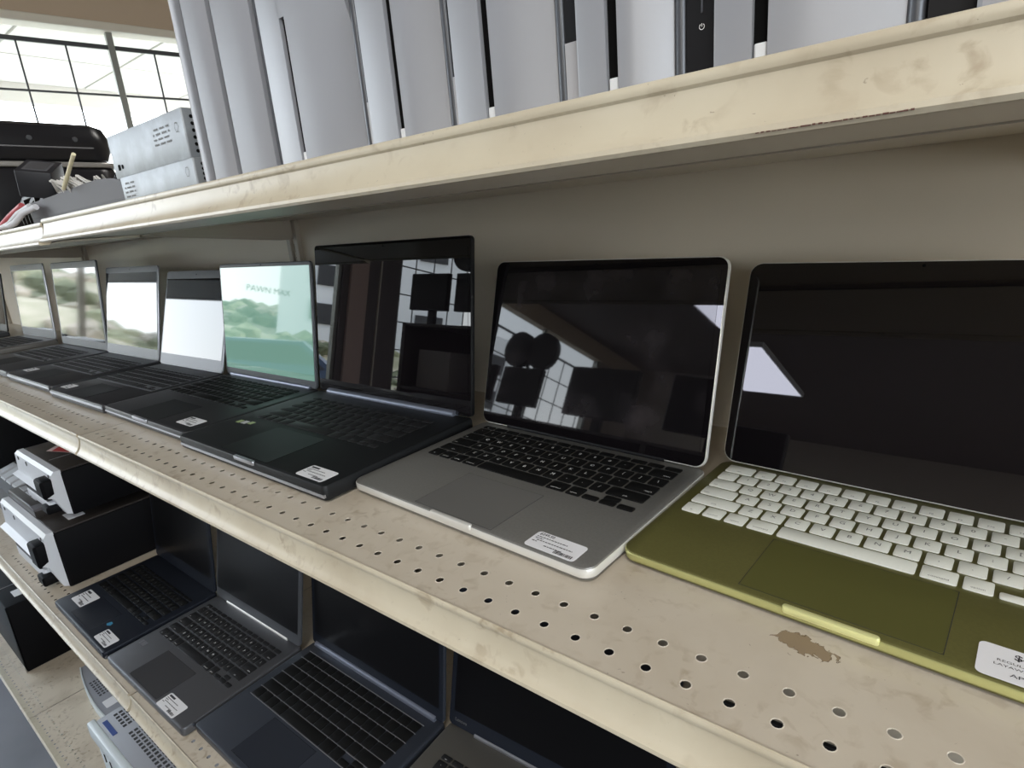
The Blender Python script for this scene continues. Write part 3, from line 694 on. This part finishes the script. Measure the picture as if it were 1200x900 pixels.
for i in range(26):
    x = -1.165 + rnd.uniform(0, 0.10); y = 0.35 + rnd.uniform(0, .05)
    pts = [(x, y, TZ+0.030), (x+rnd.uniform(-.02, .01), y-.01, TZ+0.050), (x+rnd.uniform(-.04, .0), y-.02, TZ+0.062), (x-rnd.uniform(.03, .06), y-.005, TZ+0.048), (x-rnd.uniform(.02, .05), y+.01, TZ+0.034)]
    w_.tube(pts, 0.0016, 5)
tag(w_.build('white_cables', mat('white_cable', (0.72, 0.70, 0.66), 0.45), smooth=60), 'tangle of thin white cables beside the black power adapter', 'cable')
tag(MB().tube([(-1.125, .335, TZ+0.046), (-1.085, .335, TZ+0.066), (-1.045, .335, TZ+0.086)], 0.0028, 8).build('wooden_stick', mat('pale_stick', (0.75, 0.68, 0.45), 0.6), smooth=60), 'pale thin stick poking out of the white cables', 'stick')
cb = MB()
pts = [(-1.08 + 0.013*i, .40 + 0.004*math.sin(i), TZ+0.056 + 0.004*math.sin(i*0.5)) for i in range(20)]
cb.tube(pts, 0.006, 7)
for i in range(60):
    f = i/60*19; k = int(f); p0 = Vector(pts[k]); p1 = Vector(pts[min(k+1, 19)]); c = p0.lerp(p1, f-k)
    cb.cyl(c-Vector((0.0012, 0, 0)), c+Vector((0.0012, 0, 0)), 0.0080, 8)
tag(cb.build('coiled_cable', M_BLACK), 'black ribbed cable lying behind the grey box', 'cable')
for j, (col, nm, lb, offs) in enumerate((((0.55, 0.12, 0.13), 'red_cable', 'thick pinkish red cable hanging at the left end of the top shelf', 0.0), ((0.7, 0.7, 0.72), 'white_cable', 'white flat cable beside the red cable on the top shelf', 0.05), ((0.65, 0.65, 0.68), 'white_cable', 'second white flat cable right of the red cable on the top shelf', 0.085))):
    pts = [(-1.36+offs*0.9, .335, TZ+0.040-offs*0.1), (-1.41+offs, .325, TZ+0.025), (-1.44+offs*1.1, .315, TZ+0.010), (-1.47+offs*1.1, .310, TZ+0.0055)]
    tag(MB().tube(pts, 0.005, 8).build(nm, mat(nm+str(j), col, 0.45), smooth=60), lb, 'cable')
tb = MB()
for i in range(7):
    x = -1.47 + i*0.022; tb.tube([(x-.03, .37, TZ+0.006), (x, .36, TZ+0.040+0.008*(i % 3)), (x+.03, .365, TZ+0.060), (x+.07, .375, TZ+0.042), (x+.055, .40, TZ+0.01)], 0.006, 6)
tag(tb.build('black_cables', M_BLACK, smooth=60), 'bundle of black cables at the left end of the top shelf', 'cable')
# the big black moulded case behind
M_GLOSSB = mat('gloss_black_plastic', (0.010, 0.010, 0.012), 0.28)
c = tag(empty('hard_case', (-2.45, .33, TZ), R(0)), 'large black moulded hard case with rounded corner behind the adapter', 'case')
def case_half(z0, z1, mt, nm, dx=0.0, top=0.03, r=0.05):
    vs, fs = slab(0.75-dx*2, 0.31-dx*2, z1-z0, r, top, 8); return put(nm, mesh(nm, vs, fs, 40), mt, c, (dx, dx, z0))
case_half(0.0, 0.148, M_GLOSSB, 'lower_shell', top=0.012)
case_half(0.146, 0.158, mat('case_seal', (0.34, 0.33, 0.31), 0.3, 0.5), 'metal_seal', dx=-0.004, top=0.003)
case_half(0.156, 0.246, M_GLOSSB, 'upper_shell', top=0.030)
MB().box((0.7485, 0.03, 0.188), (0.7515, 0.26, 0.1915), 0.001).build('moulded_groove', mat('groove_sheen', (0.16, 0.16, 0.165), 0.25), c)
for yy in (0.137, 0.225):
    MB().cyl((0.746, yy, 0.208), (0.753, yy, 0.208), 0.0055, 14).build('screw', M_TEDGE, c, smooth=40)
tag(MB().box((-1.10, .56, TZ), (-.92, .66, TZ+0.150), 0.006).build('dark_box', M_DARK), 'dark box peeping over the stacked power supplies', 'box')

# ------------------------------------------------------------------ printers and devices on the lower shelf
M_PWHITE = mat('printer_white', (0.66, 0.68, 0.72), 0.42)
M_PBLACK = mat('printer_black', (0.004, 0.004, 0.005), 0.55, spec=0.12)
M_PTOP = mat('printer_lid_brown_black', (0.030, 0.025, 0.022), 0.35)
def printer(x0, x1, y0, y1, z0, z1, label, slant=0.012):
    p = tag(empty('office_printer', (x0, y0, z0)), label, 'printer', 'stacked office printers')
    w, d, h = x1-x0, y1-y0, z1-z0
    MB().box((0.002, 0.012, 0.0), (w, d, h-0.004), 0.004).build('body', M_PBLACK, p, smooth=40)
    MB().box((0.004, 0.014, h-0.0045), (w-0.002, d-0.004, h), 0.0015).build('lid', M_PTOP, p, smooth=40)
    MB().box((w*0.62, 0.02, h), (w*0.62+0.0015, d-0.02, h+0.0006)).build('lid_seam', M_SEAM, p)
    # white front panel, leaning, with vents
    fp = MB(); n = 5
    prof = [(0.013, h*0.02), (0.002, h*0.06), (-0.014, h*0.46), (-0.024, h*0.50), (-0.010, h*0.55), (-0.007, h*0.94), (0.000, h), (0.013, h)]
    fp.extx(prof, 0.0, w-0.004); fp.build('front_panel', M_PWHITE, p, smooth=25)
    for i in range(6):
        MB().box((w*0.46+i*0.020, -0.0075, h*0.66), (w*0.46+i*0.020+0.003, -0.004, h*0.82)).build('vent_slit', M_DARK, p)
    for xx, zz, r in ((w*0.93, h*0.90, 0.004), (w*0.10, h*0.88, 0.005), (w*0.33, h*0.86, 0.006)):
        MB().cyl((xx, -0.0085, zz), (xx, -0.004, zz), r, 10).build('front_button', M_DARK, p)
    MB().box((w*0.25, -0.018, h*0.10), (w*0.86, 0.0, h*0.30), 0.004).build('paper_slot_lip', M_PWHITE, p, smooth=40)
    MB().box((w*0.28, -0.0185, h*0.32), (w*0.84, -0.006, h*0.37)).build('paper_slot', M_DARK, p)
    MB().box((w-0.062, -0.030, h*0.46), (w-0.006, 0.010, h*0.86), 0.006).build('side_hinge_block', M_PBLACK, p, smooth=40)
    MB().box((w-0.075, -0.028, h*0.08), (w-0.030, 0.004, h*0.24), 0.004).build('black_clip', M_PBLACK, p, smooth=40)
    return p
pa = printer(-1.99, -1.608, .262, .55, LZ, -.330, 'white fronted black printer at the bottom of the stack beside the navy laptop')
slab_obj('service_sticker', 0.05, 0.035, 0.0003, 0.002, 0, M_PAPER, pa, (0.29, 0.055, 0.1453))
pc = tag(empty('flat_console', (-1.97, .275, -.330)), 'flat dark console with pale grey front strip between the two printers', 'electronics')
MB().box((0, 0, 0), (0.235, 0.24, 0.0246), 0.003).build('case', M_PTOP, pc, smooth=40)
MB().box((0.20, -0.001, 0.018), (0.2355, 0.16, 0.0249), 0.001).build('grey_strip', M_GREYPL, pc)
for i in range(3):
    for j in range(2):
        MB().box((0.02+i*0.055, 0.02+j*0.06, 0.0244), (0.064+i*0.055, 0.066+j*0.06, 0.0262), 0.001).build('keypad_key', mat('keypad_grey', (0.33, 0.34, 0.36), 0.5), pc)
pb = printer(-1.90, -1.600, .308, .56, -.305, -.192, 'white fronted black printer on top of the stack, under the pamphlets')
lf = tag(empty('pamphlet', (-1.80, .345, -.1915), rot=(0, 0, R(20))), 'folded red and white pamphlet on the upper printer', 'paper')
MB().add([(0, 0, 0.001), (0.10, 0, 0.001), (0.10, 0.07, 0.016), (0, 0.07, 0.012)], [(0, 1, 2, 3)]).add([(0, 0, 0.0005), (0.10, 0, 0.0005), (0.10, 0.07, 0.0009), (0, 0.07, 0.0009)], [(0, 1, 2, 3)]).build('sheet', mat('pamphlet_paper', (0.55, 0.42, 0.40), 0.5), lf, fix=False)
MB().add([(0.02, 0.0, 0.0022), (0.08, 0.0, 0.0022), (0.08, 0.02, 0.0064), (0.02, 0.02, 0.0060)], [(0, 1, 2, 3)]).build('red_band', mat('pamphlet_red', (0.4, 0.03, 0.03), 0.5), lf, fix=False)
M_KP = mat('keypad_pale', (0.40, 0.41, 0.43), 0.5)
cr_ = tag(empty('cash_register', (-2.42, .30, LZ)), 'dark keypad machine with pale square keys, left of the printers', 'electronics')
MB().add([(0, 0, 0), (0.40, 0, 0), (0.40, 0.32, 0), (0, 0.32, 0), (0, 0, 0.10), (0.40, 0, 0.10), (0.40, 0.32, 0.19), (0, 0.32, 0.19)], [(3,2,1,0),(4,5,6,7),(0,1,5,4),(1,2,6,5),(2,3,7,6),(3,0,4,7)]).build('housing', M_DARK, cr_)
for i in range(6):
    for j in range(4):
        x0_, y0_ = 0.02+i*0.063, 0.02+j*0.066; za = 0.10+y0_*0.281; zb_ = 0.10+(y0_+0.052)*0.281
        MB().add([(x0_, y0_, za), (x0_+0.05, y0_, za), (x0_+0.05, y0_+0.052, zb_), (x0_, y0_+0.052, zb_), (x0_+.002, y0_+.002, za+0.006), (x0_+0.048, y0_+.002, za+0.006), (x0_+0.048, y0_+0.05, zb_+0.006), (x0_+.002, y0_+0.05, zb_+0.006)], [(4,5,6,7),(0,1,5,4),(1,2,6,5),(2,3,7,6),(3,0,4,7)]).build('keypad_key', M_KP, cr_)
bb_ = tag(empty('black_speaker', (-2.75, .34, LZ)), 'bulky black box far left on the lower shelf', 'electronics')
MB().box((0, 0, 0), (0.32, 0.30, 0.33), 0.012).build('cabinet', M_PBLACK, bb_, smooth=40)
MB().box((0.02, -0.003, 0.02), (0.30, 0.004, 0.31), 0.002).build('grille', M_DARK, bb_)

# ------------------------------------------------------------------ things on the bottom deck
DZ = -1.18
bt = tag(empty('black_computer_case', (-3.08, .246, DZ)), 'big black computer case on the bottom deck with white sticker on top', 'computer')
MB().box((0, 0.004, 0), (0.478, 0.40, 0.274), 0.004).build('case', M_PBLACK, bt, smooth=40)
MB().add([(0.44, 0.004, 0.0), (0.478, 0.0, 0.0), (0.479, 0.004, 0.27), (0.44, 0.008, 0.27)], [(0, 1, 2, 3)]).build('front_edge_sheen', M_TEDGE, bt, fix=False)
slab_obj('asset_sticker', 0.06, 0.045, 0.0004, 0.003, 0, M_PAPER, bt, (0.36, 0.045, 0.2741))
MB().box((0.30, 0.006, 0.274), (0.304, 0.36, 0.2755)).build('lid_seam', M_SEAM, bt)
M_PCGREY = mat('desktop_case_grey', (0.30, 0.31, 0.34), 0.45)
M_PCWHITE = mat('desktop_front_white', (0.68, 0.74, 0.76), 0.4)
d = tag(empty('desktop_computer', (-1.745, .240, DZ), R(0)), 'pale grey desktop computer with vent grid and blue badge on the bottom deck', 'computer')
dh = 0.25
MB().box((0.0, 0.018, 0.0), (0.44, 0.40, dh), 0.003).build('case', M_PCGREY, d, smooth=40)
MB().box((-0.012, 0.0, dh-0.045), (0.45, 0.020, dh+0.002), 0.004).build('upper_front_bar', M_PCWHITE, d, smooth=40)
MB().box((0.006, 0.006, 0.02), (0.44, 0.024, dh-0.055), 0.006).build('lower_front_panel', M_PCWHITE, d, smooth=40)
for k in range(9):
    MB().box((0.05+k*0.040, 0.004, dh-0.095-0.0*k), (0.054+k*0.040, 0.010, dh-0.070)).build('front_slit', M_DARK, d)
MB().box((0.024, 0.026, dh), (0.100, 0.038, dh+0.0012), 0.0005).build('blue_badge', mat('desktop_blue', (0.06, 0.10, 0.30), 0.35), d)
for gi, (gx, gy, nx, ny) in enumerate(((0.020, 0.054, 5, 7), (0.125, 0.054, 18, 7))):
    vg = MB()
    for i in range(nx):
        for j in range(ny):
            vg.box((gx+i*0.016, gy+j*0.0125, dh-0.0004), (gx+i*0.016+0.009, gy+j*0.0125+0.009, dh+0.0005))
    stuff(vg.build('vent_grid', M_DARK, d))
q = tag(empty('flat_disc_player', (-2.40, .365, DZ)), 'low grey device with curved white front edge and vents, left of the pale desktop computer', 'electronics')
arc = [(0.0, 0.0), (0.04, -0.009), (0.08, -0.016), (0.13, -0.024), (0.186, -0.030), (0.24, -0.0335), (0.289, -0.035), (0.344, -0.033)]
MB().extz(arc + [(0.344, 0.24), (0.0, 0.24)], 0.0, 0.030).build('case', M_PCGREY, q, smooth=30)
MB().box((0.02, 0.034, 0.0295), (0.342, 0.235, 0.045), 0.004).build('raised_cover', mat('slate_case', (0.09, 0.092, 0.10), 0.45), q, smooth=40)
fc = MB()
for i in range(len(arc)-1):
    (xa_, ya_), (xb_, yb_) = arc[i], arc[i+1]
    fc.add([(xa_, ya_-0.004, 0.0), (xb_, yb_-0.004, 0.0), (xb_, yb_-0.004, 0.033), (xa_, ya_-0.004, 0.033), (xa_, ya_, 0.0), (xb_, yb_, 0.0), (xb_, yb_, 0.033), (xa_, ya_, 0.033)], [(0,1,2,3),(7,6,5,4),(3,2,6,7),(0,4,5,1)])
fc.build('white_front_edge', M_PCWHITE, q)
sv_ = MB()
for i in range(7):
    for j in range(3): sv_.box((0.12+i*0.016, -0.012+j*0.011, 0.0298), (0.128+i*0.016, -0.005+j*0.011, 0.0305))
stuff(sv_.build('vent_grid', M_DARK, q))
slab_obj('asset_sticker', 0.045, 0.04, 0.0004, 0.004, 0, M_PAPER, q, (0.262, -0.018, 0.0301))

# ------------------------------------------------------------------ room
M_FLOOR = mat('polished_concrete', (0.22, 0.225, 0.25), 0.30, noise=(2.5, (0.16, 0.165, 0.185), 0.35, 0.7, 10), bump=(3, 0.08))
M_WALL = mat('shop_wall', (0.42, 0.36, 0.30), 0.7)
M_TAN = mat('tan_header', (0.66, 0.52, 0.37), 0.65)
M_CEILM = mat('ceiling_paint', (0.20, 0.165, 0.15), 0.8)
M_TRIM = mat('cream_trim', (0.88, 0.82, 0.68), 0.5)
M_BAR = mat('dark_window_bar', (0.10, 0.105, 0.11), 0.4, 0.5)
M_POST = mat('grey_window_post', (0.33, 0.34, 0.31), 0.4, 0.5)
XR, YN, YS = 3.2, -7.0, 4.6
YN = -7.5
# the part of the shop front seen over the shelving is not quite square to it; the part facing the laptops is
SFA = Matrix.Translation((-5.4, 1.49, 0)) @ Matrix.Rotation(R(-10), 4, 'Z')
SFB = Matrix.Translation((-5.4, 0, 0))
def sf(F, name, mb, material, **k):
    o = mb.build(name, material, **k); o.matrix_world = F @ o.matrix_world; return struct(o)
struct(MB().box((-6.4, YN, FLOOR-0.1), (XR, YS, FLOOR)).build('floor', M_FLOOR))
struct(MB().box((-5.6, YN, CEIL), (XR, YS, CEIL+0.1)).build('ceiling', M_CEILM))
for q0, q1, z0, z1 in ((YN, -4.9, FLOOR, CEIL), (-4.9, 0.2, FLOOR, -0.3), (-4.9, 0.2, 1.7, CEIL), (0.2, YS, FLOOR, CEIL)):
    struct(MB().box((XR, q0, z0), (XR+0.1, q1, z1)).build('wall_right', M_WALL))
SF_ADDED = Matrix.Translation((XR, 0, 0)) @ Matrix.Rotation(PI, 4, 'Z')  # unseen window in the right wall, added to let in low side light
struct(MB().box((-5.3, YS, FLOOR), (XR, YS+0.1, CEIL)).build('wall_back', M_WALL))
struct(MB().box((-5.6, YN-0.1, FLOOR), (XR, YN, CEIL)).build('wall_front', M_WALL))
WTA, WTB = 1.855, 2.05
WB = -0.95
WINS = [(SFB, -6.35, -3.45, WTB, -4.9, 0.30), (SFB, -2.66, -0.10, WTB, -0.47, 0.52), (SFA, -0.28, 2.56, WTA, 0.646, 0.286), (SF_ADDED, -0.2, 4.9, 1.7, 2.3, 1.2)]  # the last one is the added right-wall window, there for its light
for F, a0, b0, zt_ in ((SFB, YN, -6.35, WTB), (SFB, -3.45, -2.66, WTB), (SFB, -0.10, 1.25, WTB), (SFA, 2.56, 3.4, WTA)):
    sf(F, 'wall_pier', MB().box((-0.15, a0, FLOOR), (0.0, b0, zt_+0.01)), mat('dark_pier', (0.13, 0.11, 0.11), 0.6) if a0 == -3.45 else M_WALL)
sf(SFA, 'wall_header', MB().box((-0.15, -0.5, WTA+0.058), (0.02, 3.4, CEIL+0.1)), M_TAN)
sf(SFB, 'wall_header_long', MB().box((-0.15, YN, WTB), (0.02, 1.25, CEIL+0.05)), M_TAN)
sf(SFA, 'trim_1', MB().box((-0.10, -0.5, WTA+0.003), (0.05, 3.4, WTA+0.060), 0.008), M_TRIM)
for F, a0, b0, zt_, mu, pi_ in WINS:
    if F is not SF_ADDED: sf(F, 'wall_sill', MB().box((-0.15, a0, FLOOR), (0.0, b0, WB)), M_WALL)
sf(SFB, 'trim_2', MB().box((0.0, -2.97, FLOOR), (0.04, -2.74, WTB), 0.004), mat('pinkish_post', (0.60, 0.44, 0.38), 0.6))
sf(SFB, 'trim_3', MB().box((0.0, -3.16, FLOOR), (0.02, -3.145, WTB)), M_TRIM)
M_PANE = bpy.data.materials.new('window_glass'); M_PANE.use_nodes = True
nt = M_PANE.node_tree; nt.nodes.clear()
ou = nt.nodes.new('ShaderNodeOutputMaterial'); tr = nt.nodes.new('ShaderNodeBsdfTransparent'); gl = nt.nodes.new('ShaderNodeBsdfGlossy'); mx = nt.nodes.new('ShaderNodeMixShader'); fr = nt.nodes.new('ShaderNodeFresnel')
tr.inputs['Color'].default_value = (0.93, 0.95, 0.94, 1); gl.inputs['Roughness'].default_value = 0.02; fr.inputs['IOR'].default_value = 1.3
nt.links.new(fr.outputs[0], mx.inputs[0]); nt.links.new(tr.outputs[0], mx.inputs[1]); nt.links.new(gl.outputs[0], mx.inputs[2]); nt.links.new(mx.outputs[0], ou.inputs[0])
for i, (F, a0, b0, WT, mull, pitch) in enumerate(WINS):
    w = bpy.data.objects.new('window_%d' % (i+1), None); COL.objects.link(w); w.matrix_world = F @ Matrix.Translation((0, a0, 0)); w['kind'] = 'structure'
    L_ = b0-a0; WB = -0.3 if F is SF_ADDED else -0.95
    MB().add([(-0.07, 0, WB), (-0.07, L_, WB), (-0.07, L_, WT), (-0.07, 0, WT)], [(0, 1, 2, 3)]).build('pane', M_PANE, w, fix=False)
    for nm, q in (('frame_bottom', ((-0.09, 0, WB), (-0.03, L_, WB+0.04))), ('frame_side', ((-0.09, 0, WB), (-0.03, 0.04, WT))), ('frame_side', ((-0.09, L_-0.04, WB), (-0.03, L_, WT)))):
        MB().box(q[0], q[1]).build(nm, M_POST, w)
    if i == 1:      # the middle window has only one slim post
        MB().box((-0.06, mull-a0-0.02, WB), (0.0, mull-a0+0.02, WT), 0.004).build('mullion', M_TRIM, w); continue
    for y in [mull + pitch*t for t in range(-14, 14)]:
        if not a0+0.05 < y < b0-0.05: continue
        yl = y-a0
        if abs(y-mull) < 0.01: MB().box((-0.05, yl-0.022, WB), (0.0, yl+0.022, WT+0.03), 0.004).build('mullion', M_POST, w)
        else: MB().box((-0.030, yl-0.0055, WB), (-0.018, yl+0.0055, 1.775)).build('grid_bar', M_BAR, w)
    for t in range(8):
        zz = 1.760 - 0.331*t
        if zz < WB: break
        hgt_ = 0.015 if t == 0 else 0.0065
        MB().box((-0.034, 0.04, zz-hgt_), (-0.016, L_-0.04, zz+hgt_)).build('grid_bar', M_BAR, w)
# shop name lettering on the middle window, reading from outside
t = MB(); T = Matrix(((0, 0, 1, 0), (-1, 0, 0, 0), (0, 1, 0, 0), (0, 0, 0, 1)))
add_text(t, 'PAWN MAX', 0, 0, 0, 0.085, 1.0, T)
o = t.build('window_lettering', M_INK, fix=False); o.matrix_world = Matrix.Translation((-5.475, -1.93, 0.52)) @ o.matrix_world
tag(o, 'black shop name lettering on the window glass', 'lettering')

# ceiling lights
M_TUBE = mat('light_diffuser', (0.9, 0.9, 0.9), 0.5, emit=(1.0, 0.97, 0.92), estr=TUBE_W)
M_TUBE2 = mat('cool_light_diffuser', (0.9, 0.9, 0.9), 0.5, emit=(0.82, 0.84, 1.0), estr=10.0)
def clight(x, y, lb, w=0.60, d=1.2, mt=None):
    f = tag(empty('ceiling_light', (x, y, CEIL)), lb, 'ceiling light', 'ceiling light panels')
    MB().box((-w/2-0.02, -d/2-0.02, -0.05), (w/2+0.02, d/2+0.02, 0.0)).build('frame', mat('fixture_white', (0.7, 0.7, 0.7), 0.5), f)
    MB().add([(-w/2, -d/2, -0.052), (-w/2, d/2, -0.052), (w/2, d/2, -0.052), (w/2, -d/2, -0.052)], [(0, 1, 2, 3)]).build('diffuser', mt or M_TUBE, f, fix=False)
clight(-2.66, -4.80, 'rectangular ceiling light mirrored in the olive laptop screen', 0.66, 1.3, M_TUBE2)
clight(0.75, -1.15, 'rectangular ceiling light over the aisle near the olive laptop')
clight(0.75, -3.3, 'added unseen rectangular ceiling light behind the counter across the aisle')  # out of view, added to throw lower-angle light onto the shelving
clight(0.75, -5.4, 'added unseen rectangular ceiling light near the far front wall')  # added out of view, farther off for flatter frontal light
clight(2.3, -3.3, 'added unseen rectangular ceiling light by the right hand wall')  # added out of view, for low light from the right front
clight(-0.2, 2.9, 'rectangular ceiling light behind the shelving')

# ------------------------------------------------------------------ opposite shelving, seen as reflections
og = tag(empty('display_counter', (0, -1.65, FLOOR)), 'dark display shelving across the aisle, seen mirrored in the screens', 'shelf')
M_OG = mat('dark_counter', (0.06, 0.05, 0.048), 0.5)
for zz in (0.08, 0.65, 1.18, 1.58): MB().box((-2.85, -0.28, zz-0.02), (1.6, 0.28, zz), 0.004).build('board', M_OG, og)
MB().box((-2.85, -0.30, 0), (1.6, -0.28, 1.58)).build('backing', M_OG, og)
for xx in (-2.88, -1.4, 0.0, 1.6): MB().box((xx, -0.30, 0), (xx+0.03, 0.28, 1.58)).build('divider', M_OG, og)
def monitor(x, y, z, rz, lb, w=0.36, h=0.25, up=0.11):
    mo = tag(empty('monitor', (x, y, z), R(rz)), lb, 'monitor', 'monitors across the aisle')
    MB().box((-w/2, -0.02, up), (w/2, 0.02, up+h), 0.006).build('housing', M_BLACK, mo)
    MB().box((-w/2+0.012, 0.0195, up+.012), (w/2-0.012, 0.0205, up+h-.01)).build('screen', M_MATTE, mo)
    MB().box((-0.03, -0.05, 0.01), (0.03, -0.02, 0.20)).build('neck', M_BLACK, mo)
    MB().box((-0.10, -0.10, 0.0), (0.10, 0.08, 0.012), 0.004).build('foot', M_BLACK, mo)
monitor(-2.95, -1.65, FLOOR+1.58, 0, 'black monitor at the window end of the counter across the aisle')
monitor(-2.53, -1.65, FLOOR+1.58, 3, 'second black monitor from the window end of the counter across the aisle')
monitor(-1.9, -1.65, FLOOR+1.58, 5, 'black monitor in the middle of the counter across the aisle', 0.5, 0.3)
monitor(-1.2, -1.65, FLOOR+1.58, -4, 'black monitor at the near end of the counter across the aisle', 0.5, 0.3)
dr = tag(empty('desk_fan', (-2.70, -1.85, FLOOR+1.58)), 'black round twin headed desk fan behind the monitors across the aisle', 'fan')
MB().cyl((0, 0, 0), (0, 0, 0.03), 0.09, 20).build('foot', M_BLACK, dr, smooth=40)
MB().cyl((0, 0, 0.02), (0, 0, 0.54), 0.012, 10).build('pole', M_BLACK, dr, smooth=40)
for s_ in (-1, 1): MB().cyl((s_*0.11, -0.02, 0.54), (s_*0.11, 0.03, 0.54), 0.13, 24).build('fan_head', M_BLACK, dr, smooth=40)
gp = tag(empty('grey_tower', (-2.62, -1.62, FLOOR+1.18)), 'grey computer tower on the dark shelf across the aisle', 'computer')
MB().box((-0.14, -0.2, 0), (0.14, 0.2, 0.24), 0.004).build('case', mat('warm_grey_case', (0.40, 0.37, 0.36), 0.5), gp)

# ------------------------------------------------------------------ outside
M_ASPH = mat('asphalt', (0.46, 0.44, 0.41), 0.8, noise=(0.6, (0.52, 0.50, 0.46), 0.4, 0.7))
struct(MB().box((-90, -70, FLOOR-0.25), (-5.3, 40, FLOOR-0.12)).build('ground', M_ASPH))
M_SOFF = mat('soffit_white', (0.60, 0.58, 0.53), 0.6)
M_SOFJ = mat('soffit_joint', (0.62, 0.60, 0.55), 0.6)
sfz = 2.40
struct(MB().box((-9.6, 0.9, sfz+0.02), (-5.75, 12.0, sfz+0.06)).build('canopy_ceiling', M_SOFF))
cs = bpy.data.objects['canopy_ceiling']
for i in range(9):
    for j in range(3):
        x0_ = -9.55 + j*1.27; y0_ = 0.95 + i*1.22
        MB().box((x0_, y0_, sfz-0.006), (x0_+1.24, y0_+1.19, sfz+0.02), 0.004).build('panel', M_SOFF, cs)
struct(MB().box((-9.8, 0.9, sfz-0.22), (-9.6, 12.0, sfz+0.10)).build('canopy_fascia_trim', M_SOFF))
# hillside
def hgt(x, y):
    dd = -x - 13
    if dd <= 0: return FLOOR - 0.12
    base = 3.1*(1-math.exp(-dd/11.0))
    return FLOOR - 0.12 + base + 0.35*math.sin(x*0.9+y*0.5)*min(1, dd/4) + 0.4*math.sin(y*0.21+1)*min(1, dd/6)
gx, gy = 44, 70
vs = []; fs = []
for i in range(gx+1):
    for j in range(gy+1):
        x = -13 - i*0.8; y = -42 + j*0.9; vs.append((x, y, hgt(x, y) + random.uniform(-0.06, 0.06)*(i > 0)))
for i in range(gx):
    for j in range(gy):
        a_ = i*(gy+1)+j; fs.append((a_, a_+1, a_+gy+2, a_+gy+1))
M_HILL = mat('dry_hillside', (0.48, 0.42, 0.32), 0.9, noise=(0.9, (0.26, 0.26, 0.15), 0.42, 0.62, 10))
struct(put('hill', mesh('hill', vs, fs, 180), M_HILL))
bs = [MB(), MB(), MB()]
ico = []
bm = bmesh.new(); bmesh.ops.create_icosphere(bm, subdivisions=1, radius=1); iv = [v.co.copy() for v in bm.verts]; ifc = [tuple(v.index for v in f.verts) for f in bm.faces]; bm.free()
for i in range(2300):
    x = -13.5 - random.random()**1.3*30; y = random.uniform(-38, 16); r = random.uniform(0.18, 0.62)*(0.7 + (-x-13)/30)
    z = hgt(x, y); bs[i % 3].add([(x+v.x*r*random.uniform(.8, 1.2), y+v.y*r*random.uniform(.8, 1.2), z+v.z*r*random.uniform(.55, .85)) for v in iv], ifc)
sh_ = MB(); cnt = []
for k in range(3): sh_.add(bs[k].v, bs[k].f); cnt.append(len(bs[k].f))
so_ = sh_.build('shrubs', None, fix=False); tag(stuff(so_), 'green and dry brown shrubs covering the hillside across the road', 'shrubs')
for k, (c_, c2) in enumerate((((0.16, 0.17, 0.10), (0.07, 0.08, 0.04)), ((0.46, 0.39, 0.32), (0.28, 0.25, 0.19)), ((0.36, 0.35, 0.23), (0.17, 0.18, 0.10)))):
    so_.data.materials.append(mat('shrub_%d' % k, c_, 0.9, noise=(3, c2, 0.4, 0.6, 8)))
so_.data.polygons.foreach_set('material_index', [k for k in range(3) for _ in range(cnt[k])])
# white building and parked car
bd = tag(empty('white_building', (-24.0, -17.5, 0.6), R(32)), 'white building with dark windows on the hill across the road', 'building')
MB().box((-3, -4, -2.0), (3, 4, 5.5)).build('walls', mat('building_white', (0.80, 0.80, 0.82), 0.7), bd)
for j in range(3):
    for k in range(3):
        MB().box((2.99, -3.0+j*2.2, 0.3+k*1.7), (3.06, -1.7+j*2.2, 1.2+k*1.7)).build('window', M_DARK, bd)
car = tag(empty('parked_car', (-11.2, -5.3, FLOOR-0.12), R(-55)), 'blue grey car parked outside, mirrored in the large black laptop', 'car')
M_CAR = mat('car_paint', (0.10, 0.14, 0.22), 0.25, 0.3)
pc_ = [(-2.1, .30), (-2.1, .75), (-1.9, .88), (-1.35, .95), (-0.8, 1.38), (0.6, 1.42), (1.15, .98), (1.9, .85), (2.1, .65), (2.1, .30)]
vs = [(a_, -0.85, b_) for a_, b_ in pc_] + [(a_, 0.85, b_) for a_, b_ in pc_]; n = len(pc_)
MB().add(vs, [(i, (i+1) % n, n+(i+1) % n, n+i) for i in range(n)] + [tuple(range(n)), tuple(reversed(range(n, 2*n)))]).build('body', M_CAR, car, smooth=30)
for s in (-1, 1):
    MB().add([(-1.2, s*0.856, 0.97), (-0.75, s*0.856, 1.32), (0.55, s*0.856, 1.35), (1.0, s*0.856, 0.98)], [(0, 1, 2, 3)]).build('side_window', M_DARK, car, fix=False)
    for xx in (-1.35, 1.3): MB().cyl((xx, s*0.70, 0.33), (xx, s*0.90, 0.33), 0.33, 20).build('wheel', M_BLACK, car, smooth=40)
    MB().cyl((2.05, s*0.6, 0.68), (2.14, s*0.6, 0.66), 0.13, 12).build('headlamp', M_ALURIM, car, smooth=40)

# daylight portals in the window openings help the renderer find the sky
for i, (F, a0, b0, WT, mull, pitch) in enumerate(WINS):
    ld = bpy.data.lights.new('window_portal', 'AREA'); ld.shape = 'RECTANGLE'; ld.size = b0-a0; ld.size_y = WT-WB; ld.cycles.is_portal = True
    lo_ = bpy.data.objects.new('window_portal', ld); COL.objects.link(lo_)
    Mx = Matrix(((0, 0, -1, 0), (1, 0, 0, 0), (0, -1, 0, 0), (0, 0, 0, 1)))
    if F is SF_ADDED: WB = -0.3; ld.size_y = WT-WB
    lo_.matrix_world = F @ Matrix.Translation((-0.2, (a0+b0)/2, (WT+WB)/2)) @ Mx
